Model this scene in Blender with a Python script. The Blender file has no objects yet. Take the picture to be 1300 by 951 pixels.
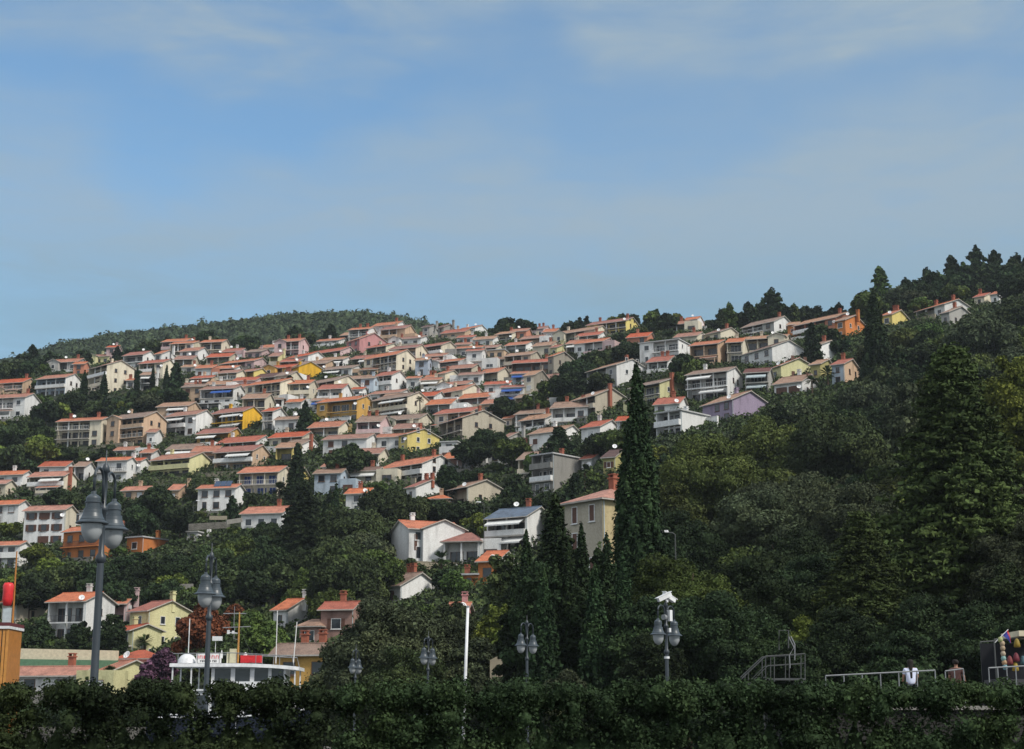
import bpy, math, random
import numpy as np
from mathutils import Vector, Matrix
R = math.radians
rnd = random.Random(7)
nr = np.random.default_rng(11)
S = bpy.context.scene
COL = S.collection
# ------------------------------------------------------------------ camera
TILT, F, CAMZ = R(13.04), 2100.0, 1.7
cd = bpy.data.cameras.new('camera'); cam = bpy.data.objects.new('camera', cd); COL.objects.link(cam)
cam.location = (0, 0, CAMZ); cam.rotation_euler = (R(90) + TILT, 0, 0)
cd.sensor_fit = 'HORIZONTAL'; cd.sensor_width = 36.0; cd.lens = 36.0 * F / 1300.0
cd.shift_y = -45.0 / 1300.0; cd.clip_start = 0.3; cd.clip_end = 6000
S.camera = cam
S.view_settings.view_transform = 'Standard'; S.view_settings.look = 'None'
S.view_settings.exposure = 0.65; S.view_settings.gamma = 1.0; S.view_settings.use_curve_mapping = False
# ------------------------------------------------------------------ world and sun
SUN_AZ, SUN_EL = R(128), R(44)
w = bpy.data.worlds.new('World'); S.world = w; w.use_nodes = True
nt = w.node_tree; nt.nodes.clear(); N = nt.nodes.new; L = nt.links.new
out = N('ShaderNodeOutputWorld'); bg = N('ShaderNodeBackground'); bg.inputs[1].default_value = 0.105
sky = N('ShaderNodeTexSky'); sky.sky_type = 'NISHITA'; sky.sun_disc = False
sky.sun_elevation = SUN_EL; sky.sun_rotation = SUN_AZ; sky.air_density = 1.1; sky.dust_density = 0.6; sky.ozone_density = 1.6
tc = N('ShaderNodeTexCoord')
sep = N('ShaderNodeSeparateXYZ'); L(tc.outputs['Generated'], sep.inputs[0])
def mth(op, a, b=None, c=None, clamp=False):
    n = N('ShaderNodeMath'); n.operation = op; n.use_clamp = clamp
    for i, v in enumerate((a, b, c)):
        if v is None: continue
        if isinstance(v, (int, float)): n.inputs[i].default_value = v
        else: L(v, n.inputs[i])
    return n.outputs[0]
az = mth('ARCTAN2', sep.outputs[0], sep.outputs[1])     # azimuth, 0 = +Y
el = mth('ARCSINE', sep.outputs[2])
comb = N('ShaderNodeCombineXYZ'); L(az, comb.inputs[0]); L(el, comb.inputs[1])
def noise(scale, detail, sx, sy, off=0.0, dist=0.0, rot=0.0):
    mp = N('ShaderNodeMapping'); mp.inputs['Scale'].default_value = (sx, sy, 1); mp.inputs['Location'].default_value = (off, off * .7, 0)
    mp.inputs['Rotation'].default_value = (0, 0, rot)
    L(comb.outputs[0], mp.inputs[0]); t = N('ShaderNodeTexNoise'); t.inputs['Scale'].default_value = scale
    t.inputs['Detail'].default_value = detail; t.inputs['Distortion'].default_value = dist; t.inputs['Roughness'].default_value = .55
    L(mp.outputs[0], t.inputs[0]); return t.outputs[0]
def band(v, lo, hi):
    n = N('ShaderNodeMapRange'); n.interpolation_type = 'SMOOTHSTEP'; L(v, n.inputs[0])
    n.inputs[1].default_value = lo; n.inputs[2].default_value = hi; return n.outputs[0]
big = noise(5.0, 3, 1.0, 1.6, 3.1)
streak = noise(9.0, 8, 1.0, 3.4, 1.7, 0.6, R(8))
wob = mth('MULTIPLY_ADD', mth('SUBTRACT', big, .5), 0.16, el)
top = mth('MULTIPLY', band(wob, R(21.2), R(23.4)), mth('MULTIPLY_ADD', streak, 2.2, -.5, True))
veil = mth('MULTIPLY', mth('SUBTRACT', 1.0, band(mth('MULTIPLY_ADD', mth('SUBTRACT', big, .5), 0.2, el), R(17.6), R(21.3))), mth('MULTIPLY_ADD', big, .9, .25, True))
fine = noise(14.0, 9, 1.0, 4.5, 5.3, 0.9, R(-12))
veil = mth('MULTIPLY', veil, mth('MULTIPLY_ADD', fine, .9, .55))
blue = mth('ADD', mth('MULTIPLY', top, .95), mth('MULTIPLY', veil, 1.0), None, True)
blue = mth('ADD', blue, mth('MULTIPLY', band(az, R(-9), R(10)), .34), None, True)
cf = mth('ADD', mth('MULTIPLY_ADD', blue, .86, .0, True), mth('MULTIPLY', mth('SUBTRACT', fine, .5), mth('MULTIPLY_ADD', top, .9, .28)), None, True)
cloudc = N('ShaderNodeMixRGB'); cloudc.blend_type = 'MIX'; L(band(el, R(13), R(17.5)), cloudc.inputs[0])
cloudc.inputs[1].default_value = (1.50, 2.40, 3.05, 1); cloudc.inputs[2].default_value = (2.12, 2.74, 3.26, 1)
tint = N('ShaderNodeMixRGB'); tint.blend_type = 'MULTIPLY'; tint.inputs[0].default_value = 1; L(sky.outputs[0], tint.inputs[1]); tint.inputs[2].default_value = (.70, .88, .93, 1)
mx = N('ShaderNodeMixRGB'); L(cf, mx.inputs[0]); L(tint.outputs[0], mx.inputs[1]); L(cloudc.outputs[0], mx.inputs[2])
# brighter cloud added out of view, as soft fill light on the house fronts
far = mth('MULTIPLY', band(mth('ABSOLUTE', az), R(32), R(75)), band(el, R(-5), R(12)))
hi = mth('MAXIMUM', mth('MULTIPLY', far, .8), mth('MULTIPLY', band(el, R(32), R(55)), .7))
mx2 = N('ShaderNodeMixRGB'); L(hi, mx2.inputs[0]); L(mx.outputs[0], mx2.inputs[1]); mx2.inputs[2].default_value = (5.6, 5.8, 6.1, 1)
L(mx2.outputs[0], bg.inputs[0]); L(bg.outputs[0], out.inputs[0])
sd = bpy.data.lights.new('sun', 'SUN'); sd.energy = 2.2; sd.angle = R(10); sd.color = (1, .95, .86)
so = bpy.data.objects.new('sun', sd); COL.objects.link(so)
sv = Vector((math.sin(SUN_AZ) * math.cos(SUN_EL), math.cos(SUN_AZ) * math.cos(SUN_EL), math.sin(SUN_EL)))
so.rotation_euler = sv.to_track_quat('Z', 'Y').to_euler(); so.location = (60, -40, 90)
# ------------------------------------------------------------------ geometry of the view: pixel -> ray
ct, st = math.cos(TILT), math.sin(TILT)
def ray(x, y):
    u, v = (x - 650) / F, (430.5 - y) / F
    dy, dz = ct - v * st, st + v * ct
    return u / dy, dz / dy                                 # X/Y and (Z-camz)/Y
def proj(p):
    X, Y, Z = p[0], p[1], p[2] - CAMZ
    d = Y * ct + Z * st; up = -Y * st + Z * ct
    return 650 + F * X / d, 430.5 - F * up / d, d
def at(x, y, Y):
    a, b = ray(x, y); return Vector((a * Y, Y, CAMZ + b * Y))
# ------------------------------------------------------------------ materials
MATS = {}
def mat(name, build):
    if name in MATS: return MATS[name]
    m = bpy.data.materials.new(name); m.use_nodes = True
    t = m.node_tree; b = t.nodes['Principled BSDF']; build(m, t, b); MATS[name] = m; return m
def ramp(t, fac, cols):
    r = t.nodes.new('ShaderNodeValToRGB'); e = r.color_ramp.elements
    while len(e) < len(cols): e.new(.5)
    for i, (p, c) in enumerate(cols): e[i].position = p; e[i].color = (*c, 1)
    t.links.new(fac, r.inputs[0]); return r.outputs[0]
def tnoise(t, scale, detail=4, vec=None, sc=None):
    n = t.nodes.new('ShaderNodeTexNoise'); n.inputs['Scale'].default_value = scale; n.inputs['Detail'].default_value = detail
    if vec is None:
        c = t.nodes.new('ShaderNodeTexCoord'); vec = c.outputs['Object']
    if sc:
        mp = t.nodes.new('ShaderNodeMapping'); mp.inputs['Scale'].default_value = sc; t.links.new(vec, mp.inputs[0]); vec = mp.outputs[0]
    t.links.new(vec, n.inputs[0]); return n.outputs[0]
def plain(name, c, rough=.6, metal=0.0, spec=.3):
    def f(m, t, b):
        n = tnoise(t, 3.0, 5)
        col = ramp(t, n, [(.3, tuple(v * .8 for v in c)), (.7, tuple(min(1, v * 1.1) for v in c))])
        t.links.new(col, b.inputs['Base Color']); b.inputs['Roughness'].default_value = rough
        b.inputs['Metallic'].default_value = metal; b.inputs['Specular IOR Level'].default_value = spec
    return mat(name, f)
def plaster(name, c):
    def f(m, t, b):
        n = tnoise(t, .8, 7, sc=(1, 1, .22)); n2 = tnoise(t, 5, 5)
        a = ramp(t, n, [(.26, tuple(v * .6 for v in c)), (.46, tuple(v * .93 for v in c)), (.55, c), (.75, tuple(min(1, v * 1.06) for v in c))])
        d = ramp(t, n2, [(.3, (.8, .79, .77)), (.65, (1, 1, 1))])
        mxx = t.nodes.new('ShaderNodeMixRGB'); mxx.blend_type = 'MULTIPLY'; mxx.inputs[0].default_value = 1
        t.links.new(a, mxx.inputs[1]); t.links.new(d, mxx.inputs[2])
        oi = t.nodes.new('ShaderNodeObjectInfo'); hs = t.nodes.new('ShaderNodeHueSaturation')
        mr = t.nodes.new('ShaderNodeMapRange'); t.links.new(oi.outputs['Random'], mr.inputs[0]); mr.inputs[3].default_value = .84; mr.inputs[4].default_value = 1.06
        t.links.new(mr.outputs[0], hs.inputs['Value']); t.links.new(mxx.outputs[0], hs.inputs['Color'])
        t.links.new(hs.outputs[0], b.inputs['Base Color']); b.inputs['Roughness'].default_value = .9; b.inputs['Specular IOR Level'].default_value = .15
    return mat('plaster_' + name, f)
WALL = dict(white=(.76, .76, .75), cream=(.70, .64, .51), beige=(.50, .45, .36), grey=(.40, .39, .37), peach=(.60, .43, .30),
            salmon=(.56, .24, .16), orange=(.58, .21, .07), pink=(.53, .27, .27), palepink=(.60, .44, .44), paleblue=(.46, .54, .62),
            brightyellow=(.72, .42, .04), ochre=(.62, .37, .11), yellow=(.68, .56, .20), paleyellow=(.66, .63, .36), olive=(.40, .36, .16),
            straw=(.46, .38, .22), purple=(.34, .28, .38), stone=(.34, .31, .26), brown=(.16, .10, .08), concrete=(.30, .29, .27), brick=(.36, .225, .19), bluegrey=(.42, .47, .56))
PL = {k: plaster(k, v) for k, v in WALL.items()}
def roofm(name, c, freq=14.0, lo=.72):
    def f(m, t, b):
        tcx = t.nodes.new('ShaderNodeTexCoord'); wv = t.nodes.new('ShaderNodeTexWave'); wv.bands_direction = 'X'; wv.inputs['Scale'].default_value = freq / 6.2832 / 1.0
        wv.inputs['Distortion'].default_value = .6; wv.inputs['Detail'].default_value = 2; t.links.new(tcx.outputs['Object'], wv.inputs[0])
        n = tnoise(t, .9, 6); n2 = tnoise(t, 6, 3)
        a = ramp(t, n, [(.25, tuple(v * .55 for v in c)), (.5, c), (.8, (min(1, c[0] * 1.25), c[1] * 1.35, c[2] * 1.4))])
        d = ramp(t, n2, [(.3, (.6, .6, .62)), (.65, (1.0, 1.0, 1.0))])
        e = ramp(t, wv.outputs[0], [(.0, (.55, .52, .5)), (.6, (1, 1, 1))])
        last = a
        for z in (d, e):
            mm = t.nodes.new('ShaderNodeMixRGB'); mm.blend_type = 'MULTIPLY'; mm.inputs[0].default_value = 1
            t.links.new(last, mm.inputs[1]); t.links.new(z, mm.inputs[2]); last = mm.outputs[0]
        oi = t.nodes.new('ShaderNodeObjectInfo'); hs = t.nodes.new('ShaderNodeHueSaturation')
        mr = t.nodes.new('ShaderNodeMapRange'); t.links.new(oi.outputs['Random'], mr.inputs[0]); mr.inputs[3].default_value = lo; mr.inputs[4].default_value = 1.15; ms = t.nodes.new('ShaderNodeMapRange'); t.links.new(oi.outputs['Random'], ms.inputs[0]); ms.inputs[3].default_value = .72; ms.inputs[4].default_value = 1.08; t.links.new(ms.outputs[0], hs.inputs['Saturation'])
        t.links.new(mr.outputs[0], hs.inputs['Value']); t.links.new(last, hs.inputs['Color'])
        t.links.new(hs.outputs[0], b.inputs['Base Color']); b.inputs['Roughness'].default_value = .85
        bp = t.nodes.new('ShaderNodeBump'); bp.inputs['Strength'].default_value = .6; bp.inputs['Distance'].default_value = .08
        t.links.new(wv.outputs[0], bp.inputs['Height']); t.links.new(bp.outputs[0], b.inputs['Normal'])
    return mat('roof_' + name, f)
RF = dict(fresh=roofm('fresh', (.60, .185, .085), 14.0, .92), orange=roofm('orange', (.53, .185, .095)), red=roofm('red', (.50, .115, .055)), old=roofm('old', (.30, .15, .10)), dark=roofm('dark', (.16, .065, .055)),
          tan=roofm('tan', (.44, .25, .16)), slate=roofm('slate', (.13, .17, .23)), flat=plain('flat_roof', (.42, .42, .42), .9))
M_glass = plain('window_glass', (.022, .027, .033), .12, 0, .6)
M_blind = plain('roller_blind', (.55, .56, .56)); M_shut = plain('brown_shutter', (.10, .045, .03)); M_green = plain('green_shutter', (.03, .10, .07)); M_blue = plain('blue_paint', (.03, .07, .26))
M_frame = plain('white_frame', (.70, .70, .69)); M_dframe = plain('brown_frame', (.13, .07, .045))
M_brick = plain('chimney_brick', (.31, .105, .065), .9); M_soff = plain('white_soffit', (.42, .39, .35)); M_ironr = plain('dark_iron', (.05, .05, .055), .5)
M_awn = plain('white_awning', (.68, .68, .66)); M_awnb = plain('blue_awning', (.04, .11, .38)); M_awng = plain('grey_awning', (.42, .48, .5))
M_dish = plain('dish_white', (.74, .74, .74), .4); M_wood = plain('wood', (.20, .10, .05)); M_solar = plain('solar_glass', (.03, .06, .12), .15, 0, .6)
M_bark = plain('bark', (.085, .062, .045), .95, 0, .1)
# ------------------------------------------------------------------ mesh builder
def link(o, parent=None):
    COL.objects.link(o)
    if parent is not None: o.parent = parent
    return o
def tag(o, label=None, cat=None, group=None, kind=None):
    if label: o['label'] = label
    if cat: o['category'] = cat
    if group: o['group'] = group
    if kind: o['kind'] = kind
    return o
def empty(name, loc, rz=0.0):
    o = bpy.data.objects.new(name, None); o.empty_display_size = .5; COL.objects.link(o)
    o.location = loc; o.rotation_euler = (0, 0, rz); return o
class MB:
    def __init__(s): s.v = []; s.f = []; s.m = []
    def add(s, vs, fs, mi=0):
        b = len(s.v); s.v += [tuple(p) for p in vs]
        for q in fs: s.f.append(tuple(b + i for i in q)); s.m.append(mi)
        return s
    def box(s, x0, x1, y0, y1, z0, z1, mi=0):
        vs = [(x0, y0, z0), (x1, y0, z0), (x1, y1, z0), (x0, y1, z0), (x0, y0, z1), (x1, y0, z1), (x1, y1, z1), (x0, y1, z1)]
        return s.add(vs, [(0, 3, 2, 1), (4, 5, 6, 7), (0, 1, 5, 4), (1, 2, 6, 5), (2, 3, 7, 6), (3, 0, 4, 7)], mi)
    def prism(s, prof, x0, x1, mi=0):                       # profile in (y,z), extruded along x
        n = len(prof); vs = [(x0, y, z) for y, z in prof] + [(x1, y, z) for y, z in prof]
        fs = [tuple(range(n))[::-1], tuple(range(n, 2 * n))] + [(i, (i + 1) % n, n + (i + 1) % n, n + i) for i in range(n)]
        return s.add(vs, fs, mi)
    def tube(s, pts, r, n=6, mi=0, r2=None):
        pts = [Vector(p) for p in pts]; b = []
        for i, p in enumerate(pts):
            d = (pts[min(i + 1, len(pts) - 1)] - pts[max(i - 1, 0)]).normalized()
            a = Vector((0, 0, 1)) if abs(d.z) < .95 else Vector((1, 0, 0))
            e1 = d.cross(a).normalized(); e2 = d.cross(e1)
            k = i / max(1, len(pts) - 1); rr = r if r2 is None else r + (r2 - r) * k
            b += [p + e1 * rr * math.cos(6.2832 * j / n) + e2 * rr * math.sin(6.2832 * j / n) for j in range(n)]
        fs = [(i * n + j, i * n + (j + 1) % n, (i + 1) * n + (j + 1) % n, (i + 1) * n + j) for i in range(len(pts) - 1) for j in range(n)]
        fs += [tuple(range(n))[::-1], tuple(range((len(pts) - 1) * n, len(pts) * n))]
        return s.add(b, fs, mi)
    def lathe_hard(s, prof, n=28, c=(0, 0, 0), mi=0):
        for a, b in zip(prof[:-1], prof[1:]): s.lathe([a, b], n, c, mi)
        return s
    def lathe(s, prof, n=20, c=(0, 0, 0), mi=0):
        vs = []
        for r, z in prof: vs += [(c[0] + r * math.cos(6.2832 * j / n), c[1] + r * math.sin(6.2832 * j / n), c[2] + z) for j in range(n)]
        fs = [(i * n + j, i * n + (j + 1) % n, (i + 1) * n + (j + 1) % n, (i + 1) * n + j) for i in range(len(prof) - 1) for j in range(n)]
        return s.add(vs, fs, mi)
    def build(s, name, mats, parent=None, smooth=False):
        me = bpy.data.meshes.new(name); me.from_pydata(s.v, [], s.f)
        for m in (mats if isinstance(mats, (list, tuple)) else [mats]): me.materials.append(m)
        me.polygons.foreach_set('material_index', s.m)
        if smooth: me.polygons.foreach_set('use_smooth', [True] * len(s.f))
        me.update(); return link(bpy.data.objects.new(name, me), parent)
# ------------------------------------------------------------------ terrain
WATER_Z = -0.9
KN = {   # ground row of the hillside by distance, per picture column
 -300: [(190, 880), (270, 820), (330, 740), (400, 640), (480, 560), (560, 500), (600, 485)],
 0: [(190, 878), (240, 850), (270, 806), (310, 742), (350, 682), (390, 627), (430, 577), (470, 532), (510, 496), (560, 473)],
 200: [(190, 872), (240, 838), (270, 790), (310, 728), (350, 668), (390, 612), (430, 560), (470, 515), (510, 480), (560, 455), (600, 444)],
 400: [(170, 882), (200, 850), (240, 800), (280, 742), (310, 694), (350, 638), (400, 575), (440, 530), (490, 485), (540, 450), (590, 434)],
 650: [(135, 886), (150, 866), (200, 802), (250, 736), (290, 682), (330, 630), (370, 585), (410, 545), (460, 500), (510, 460), (560, 428), (590, 420)],
 850: [(130, 880), (170, 802), (210, 740), (240, 682), (270, 625), (300, 570), (350, 520), (400, 480), (450, 447), (500, 420), (540, 408)],
 1000: [(120, 880), (150, 800), (190, 722), (230, 655), (260, 595), (300, 535), (350, 495), (400, 458), (450, 428), (490, 414)],
 1150: [(115, 880), (140, 812), (180, 712), (220, 635), (270, 555), (320, 485), (370, 442), (420, 407), (460, 396)],
 1300: [(120, 860), (140, 795), (180, 695), (220, 610), (270, 520), (320, 455), (370, 412), (430, 382), (460, 374)],
 1700: [(120, 850), (160, 740), (200, 640), (260, 520), (320, 440), (400, 380), (460, 350)]}
TY = np.concatenate([np.arange(96, 300, 3.0), np.arange(300, 720, 6.0), np.arange(720, 1500, 30.0)])
TCc = np.arange(-700, 2001, 12.0)
def gz(y): return np.array([ray(650, v)[1] for v in y])
cols = sorted(KN); zc = []
for c in cols:
    k = KN[c]; Ys = np.array([a for a, b in k], float); ys = np.array([b for a, b in k], float)
    z = 1.7 + Ys * gz(ys); z0Y = Ys[0] - 8
    zz = np.interp(TY, np.concatenate([[z0Y], Ys]), np.concatenate([[0.2], z]))
    zr, Yr = z[-1], Ys[-1]
    zz = np.where(TY > Yr, zr - (TY - Yr) * .10, zz); zz = np.where(TY < z0Y, (-4.0 if c < 450 else -.06), zz); zc.append(zz)
zc = np.array(zc)
TZ = np.array([[np.interp(c, cols, zc[:, j]) for j in range(len(TY))] for c in TCc])
for _ in range(2):                                                  # soften the knots
    TZ[:, 1:-1] = np.where(TZ[:, 1:-1] > 1.5, (TZ[:, :-2] + 2 * TZ[:, 1:-1] + TZ[:, 2:]) / 4, TZ[:, 1:-1])
def zt(X, Y):
    c = 650 + F * X / Y; i = min(max((c - TCc[0]) / 12.0, 0), len(TCc) - 1.001); i0 = int(i); a = i - i0
    j0 = int(min(max(np.searchsorted(TY, Y) - 1, 0), len(TY) - 2)); b = min(max((Y - TY[j0]) / (TY[j0 + 1] - TY[j0]), 0), 1)
    return (TZ[i0, j0] * (1 - b) + TZ[i0, j0 + 1] * b) * (1 - a) + (TZ[i0 + 1, j0] * (1 - b) + TZ[i0 + 1, j0 + 1] * b) * a
def hit(x, y, Ymin=125.0):
    a, b = ray(x, y); Y = Ymin
    while Y < 640:
        if CAMZ + b * Y <= zt(a * Y, Y): break
        Y += 1.0
    return Vector((a * Y, Y, CAMZ + b * Y))
def soil(m, t, b):
    n = tnoise(t, .06, 8); n2 = tnoise(t, .9, 6)
    a = ramp(t, n, [(.3, (.016, .024, .010)), (.55, (.028, .038, .016)), (.68, (.05, .052, .026)), (.8, (.10, .09, .06))])
    d = ramp(t, n2, [(.3, (.5, .5, .5)), (.7, (1.1, 1.1, 1.1))])
    mm = t.nodes.new('ShaderNodeMixRGB'); mm.blend_type = 'MULTIPLY'; mm.inputs[0].default_value = 1
    t.links.new(a, mm.inputs[1]); t.links.new(d, mm.inputs[2]); t.links.new(mm.outputs[0], b.inputs['Base Color']); b.inputs['Roughness'].default_value = 1
M_soil = mat('hillside_soil', soil)
def gridmesh(name, V, nx, ny, m):
    me = bpy.data.meshes.new(name); idx = np.arange(nx * ny).reshape(nx, ny)
    f = np.stack([idx[:-1, :-1], idx[1:, :-1], idx[1:, 1:], idx[:-1, 1:]], -1).reshape(-1, 4)
    npmesh(me, V, f); me.materials.append(m); o = bpy.data.objects.new(name, me); return link(o)
def npmesh(me, V, Fq, mi=None):
    V = np.asarray(V, np.float32); Fq = np.asarray(Fq, np.int32); k = Fq.shape[1]
    me.vertices.add(len(V)); me.vertices.foreach_set('co', V.ravel())
    me.loops.add(Fq.size); me.loops.foreach_set('vertex_index', Fq.ravel())
    me.polygons.add(len(Fq)); me.polygons.foreach_set('loop_start', np.arange(len(Fq), dtype=np.int32) * k)
    if mi is not None: me.polygons.foreach_set('material_index', np.asarray(mi, np.int32))
    me.update(calc_edges=True); me.validate()
cc, yy = np.meshgrid(TCc, TY, indexing='ij')
g = gridmesh('hillside', np.stack([(cc - 650) / F * yy, yy, TZ], -1).reshape(-1, 3), len(TCc), len(TY), M_soil)
g.data.polygons.foreach_set('use_smooth', [True] * len(g.data.polygons)); tag(g, kind='structure')
# the far wooded hill
HP = [(-900, 504), (-300, 484), (0, 470), (55, 453), (110, 442), (200, 432), (300, 421), (345, 415), (400, 412), (460, 411), (500, 416), (540, 426), (620, 446), (700, 462), (900, 490), (1300, 510)]
def hillz(c, Y):
    zr = 1.7 + 1050 * float(ray(650, np.interp(c, [a for a, b in HP], [b for a, b in HP]))[1])
    k = min(max((Y - 680) / 370, 0), 1); k = k * k * (3 - 2 * k)
    return (zr - 60) * k + 60 - max(0, Y - 1060) * .25
hc = np.arange(-900, 1301, 20.0); hy = np.arange(680, 1400, 20.0)
g = gridmesh('far_hill', [((c - 650) / F * Y, Y, hillz(c, Y)) for c in hc for Y in hy], len(hc), len(hy), M_soil)
g.data.polygons.foreach_set('use_smooth', [True] * len(g.data.polygons)); tag(g, kind='structure')
# sea basin, quay and promenade
def water(m, t, b):
    b.inputs['Base Color'].default_value = (.008, .02, .024, 1); b.inputs['Roughness'].default_value = .08
    n = tnoise(t, 1.5, 5, sc=(1, .5, 1)); bp = t.nodes.new('ShaderNodeBump'); bp.inputs['Strength'].default_value = .5; bp.inputs['Distance'].default_value = .25
    t.links.new(n, bp.inputs['Height']); t.links.new(bp.outputs[0], b.inputs['Normal'])
M_water = mat('sea_water', water)
o = MB().add([(-1500, 60, WATER_Z), (-8, 60, WATER_Z), (-8, 260, WATER_Z), (-1500, 260, WATER_Z)], [(0, 1, 2, 3)]).build('water', M_water); tag(o, kind='structure')
M_asph = plain('quay_asphalt', (.055, .055, .055), .9); M_conc = plain('quay_concrete', (.25, .24, .22), .9)
o = MB().box(-90, 200, -60, 112, -4, 0.0).build('quay', M_asph); tag(o, kind='structure')
o = MB().box(-90.02, 200, 111.4, 112.03, -3.9, .14).build('quay_kerb', M_conc); tag(o, kind='structure')
# ------------------------------------------------------------------ houses
WIN = {}
def window_mesh(wd, ht, fm, pm, split):
    k = (round(wd, 1), round(ht, 1), fm.name, pm.name, split)
    if k in WIN: return WIN[k]
    wd, ht = k[0], k[1]
    f = MB(); t = .07
    f.box(-wd/2, wd/2, -.05, 0, -ht/2, -ht/2 + t).box(-wd/2, wd/2, -.05, 0, ht/2 - t, ht/2)
    f.box(-wd/2, -wd/2 + t, -.05, 0, -ht/2 + t, ht/2 - t).box(wd/2 - t, wd/2, -.05, 0, -ht/2 + t, ht/2 - t)
    nb = max(1, int(wd / .75))
    for i in range(1, nb): f.box(-wd/2 + wd*i/nb - .03, -wd/2 + wd*i/nb + .03, -.045, 0, -ht/2 + t, ht/2 - t)
    if ht < 1.8: f.box(-wd/2 - .08, wd/2 + .08, -.14, 0, -ht/2 - .07, -ht/2 - .001)
    p = MB().box(-wd/2 + t, wd/2 - t, -.022, 0, -ht/2 + t, ht/2 - t)
    if split:
        a = f.build('window', fm).data; b = p.build('pane', pm).data
    else:
        f.box(-wd/2 + t, wd/2 - t, -.022, 0, -ht/2 + t, ht/2 - t, 1); a = f.build('window', [fm, pm]).data; b = None
    for o in [o for o in COL.objects if o.data in (a, b) and o.data]: bpy.data.objects.remove(o)
    WIN[k] = (a, b); return WIN[k]
def window(root, x, y, z, wd, ht, side, fm, pm, split, name='window'):
    a, b = window_mesh(wd, ht, fm, pm, split)
    o = link(bpy.data.objects.new(name, a), root); o.location = (x, y, z); o.rotation_euler = (0, 0, {'F': 0, 'R': R(90), 'L': R(-90)}[side])
    if b: link(bpy.data.objects.new('pane', b), o)
    return o
def chimney(roof, x, y, z, h=1.5, m=None, wdt=.7):
    m = m or M_brick
    c = MB().box(x - wdt/2, x + wdt/2, y - .3, y + .3, z - 1.6, z + h).box(x - wdt/2 - .1, x + wdt/2 + .1, y - .4, y + .4, z + h, z + h + .13)
    for s in (-1, 1): c.box(x + s*wdt*.4 - .06, x + s*wdt*.4 + .06, y - .28, y + .28, z + h + .13, z + h + .38)
    c.box(x - wdt/2 - .06, x + wdt/2 + .06, y - .36, y + .36, z + h + .38, z + h + .48)
    c.build('chimney', m, roof)
def dish(root, x, y, z, r=.45):
    d = MB()
    prof = [(0.02, 0), (r*.4, .03), (r*.75, .09), (r, .17), (r + .015, .16), (r*.75, .06), (r*.4, .0), (.02, -.03)]
    d.lathe(prof, 14); 
    o = d.build('satellite_dish', [M_dish], root, True); o.location = (x, y, z); o.rotation_euler = (R(62), 0, R(28))
    MB().tube([(0, 0, .0), (0, .25, -.1), (0, .4, -.6)], .03).tube([(0, -r*.7, .1), (0, -.1, .42)], .018).build('dish_bracket', M_ironr, o)
HOUSES = []; BOX = []; TERR = []
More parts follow.
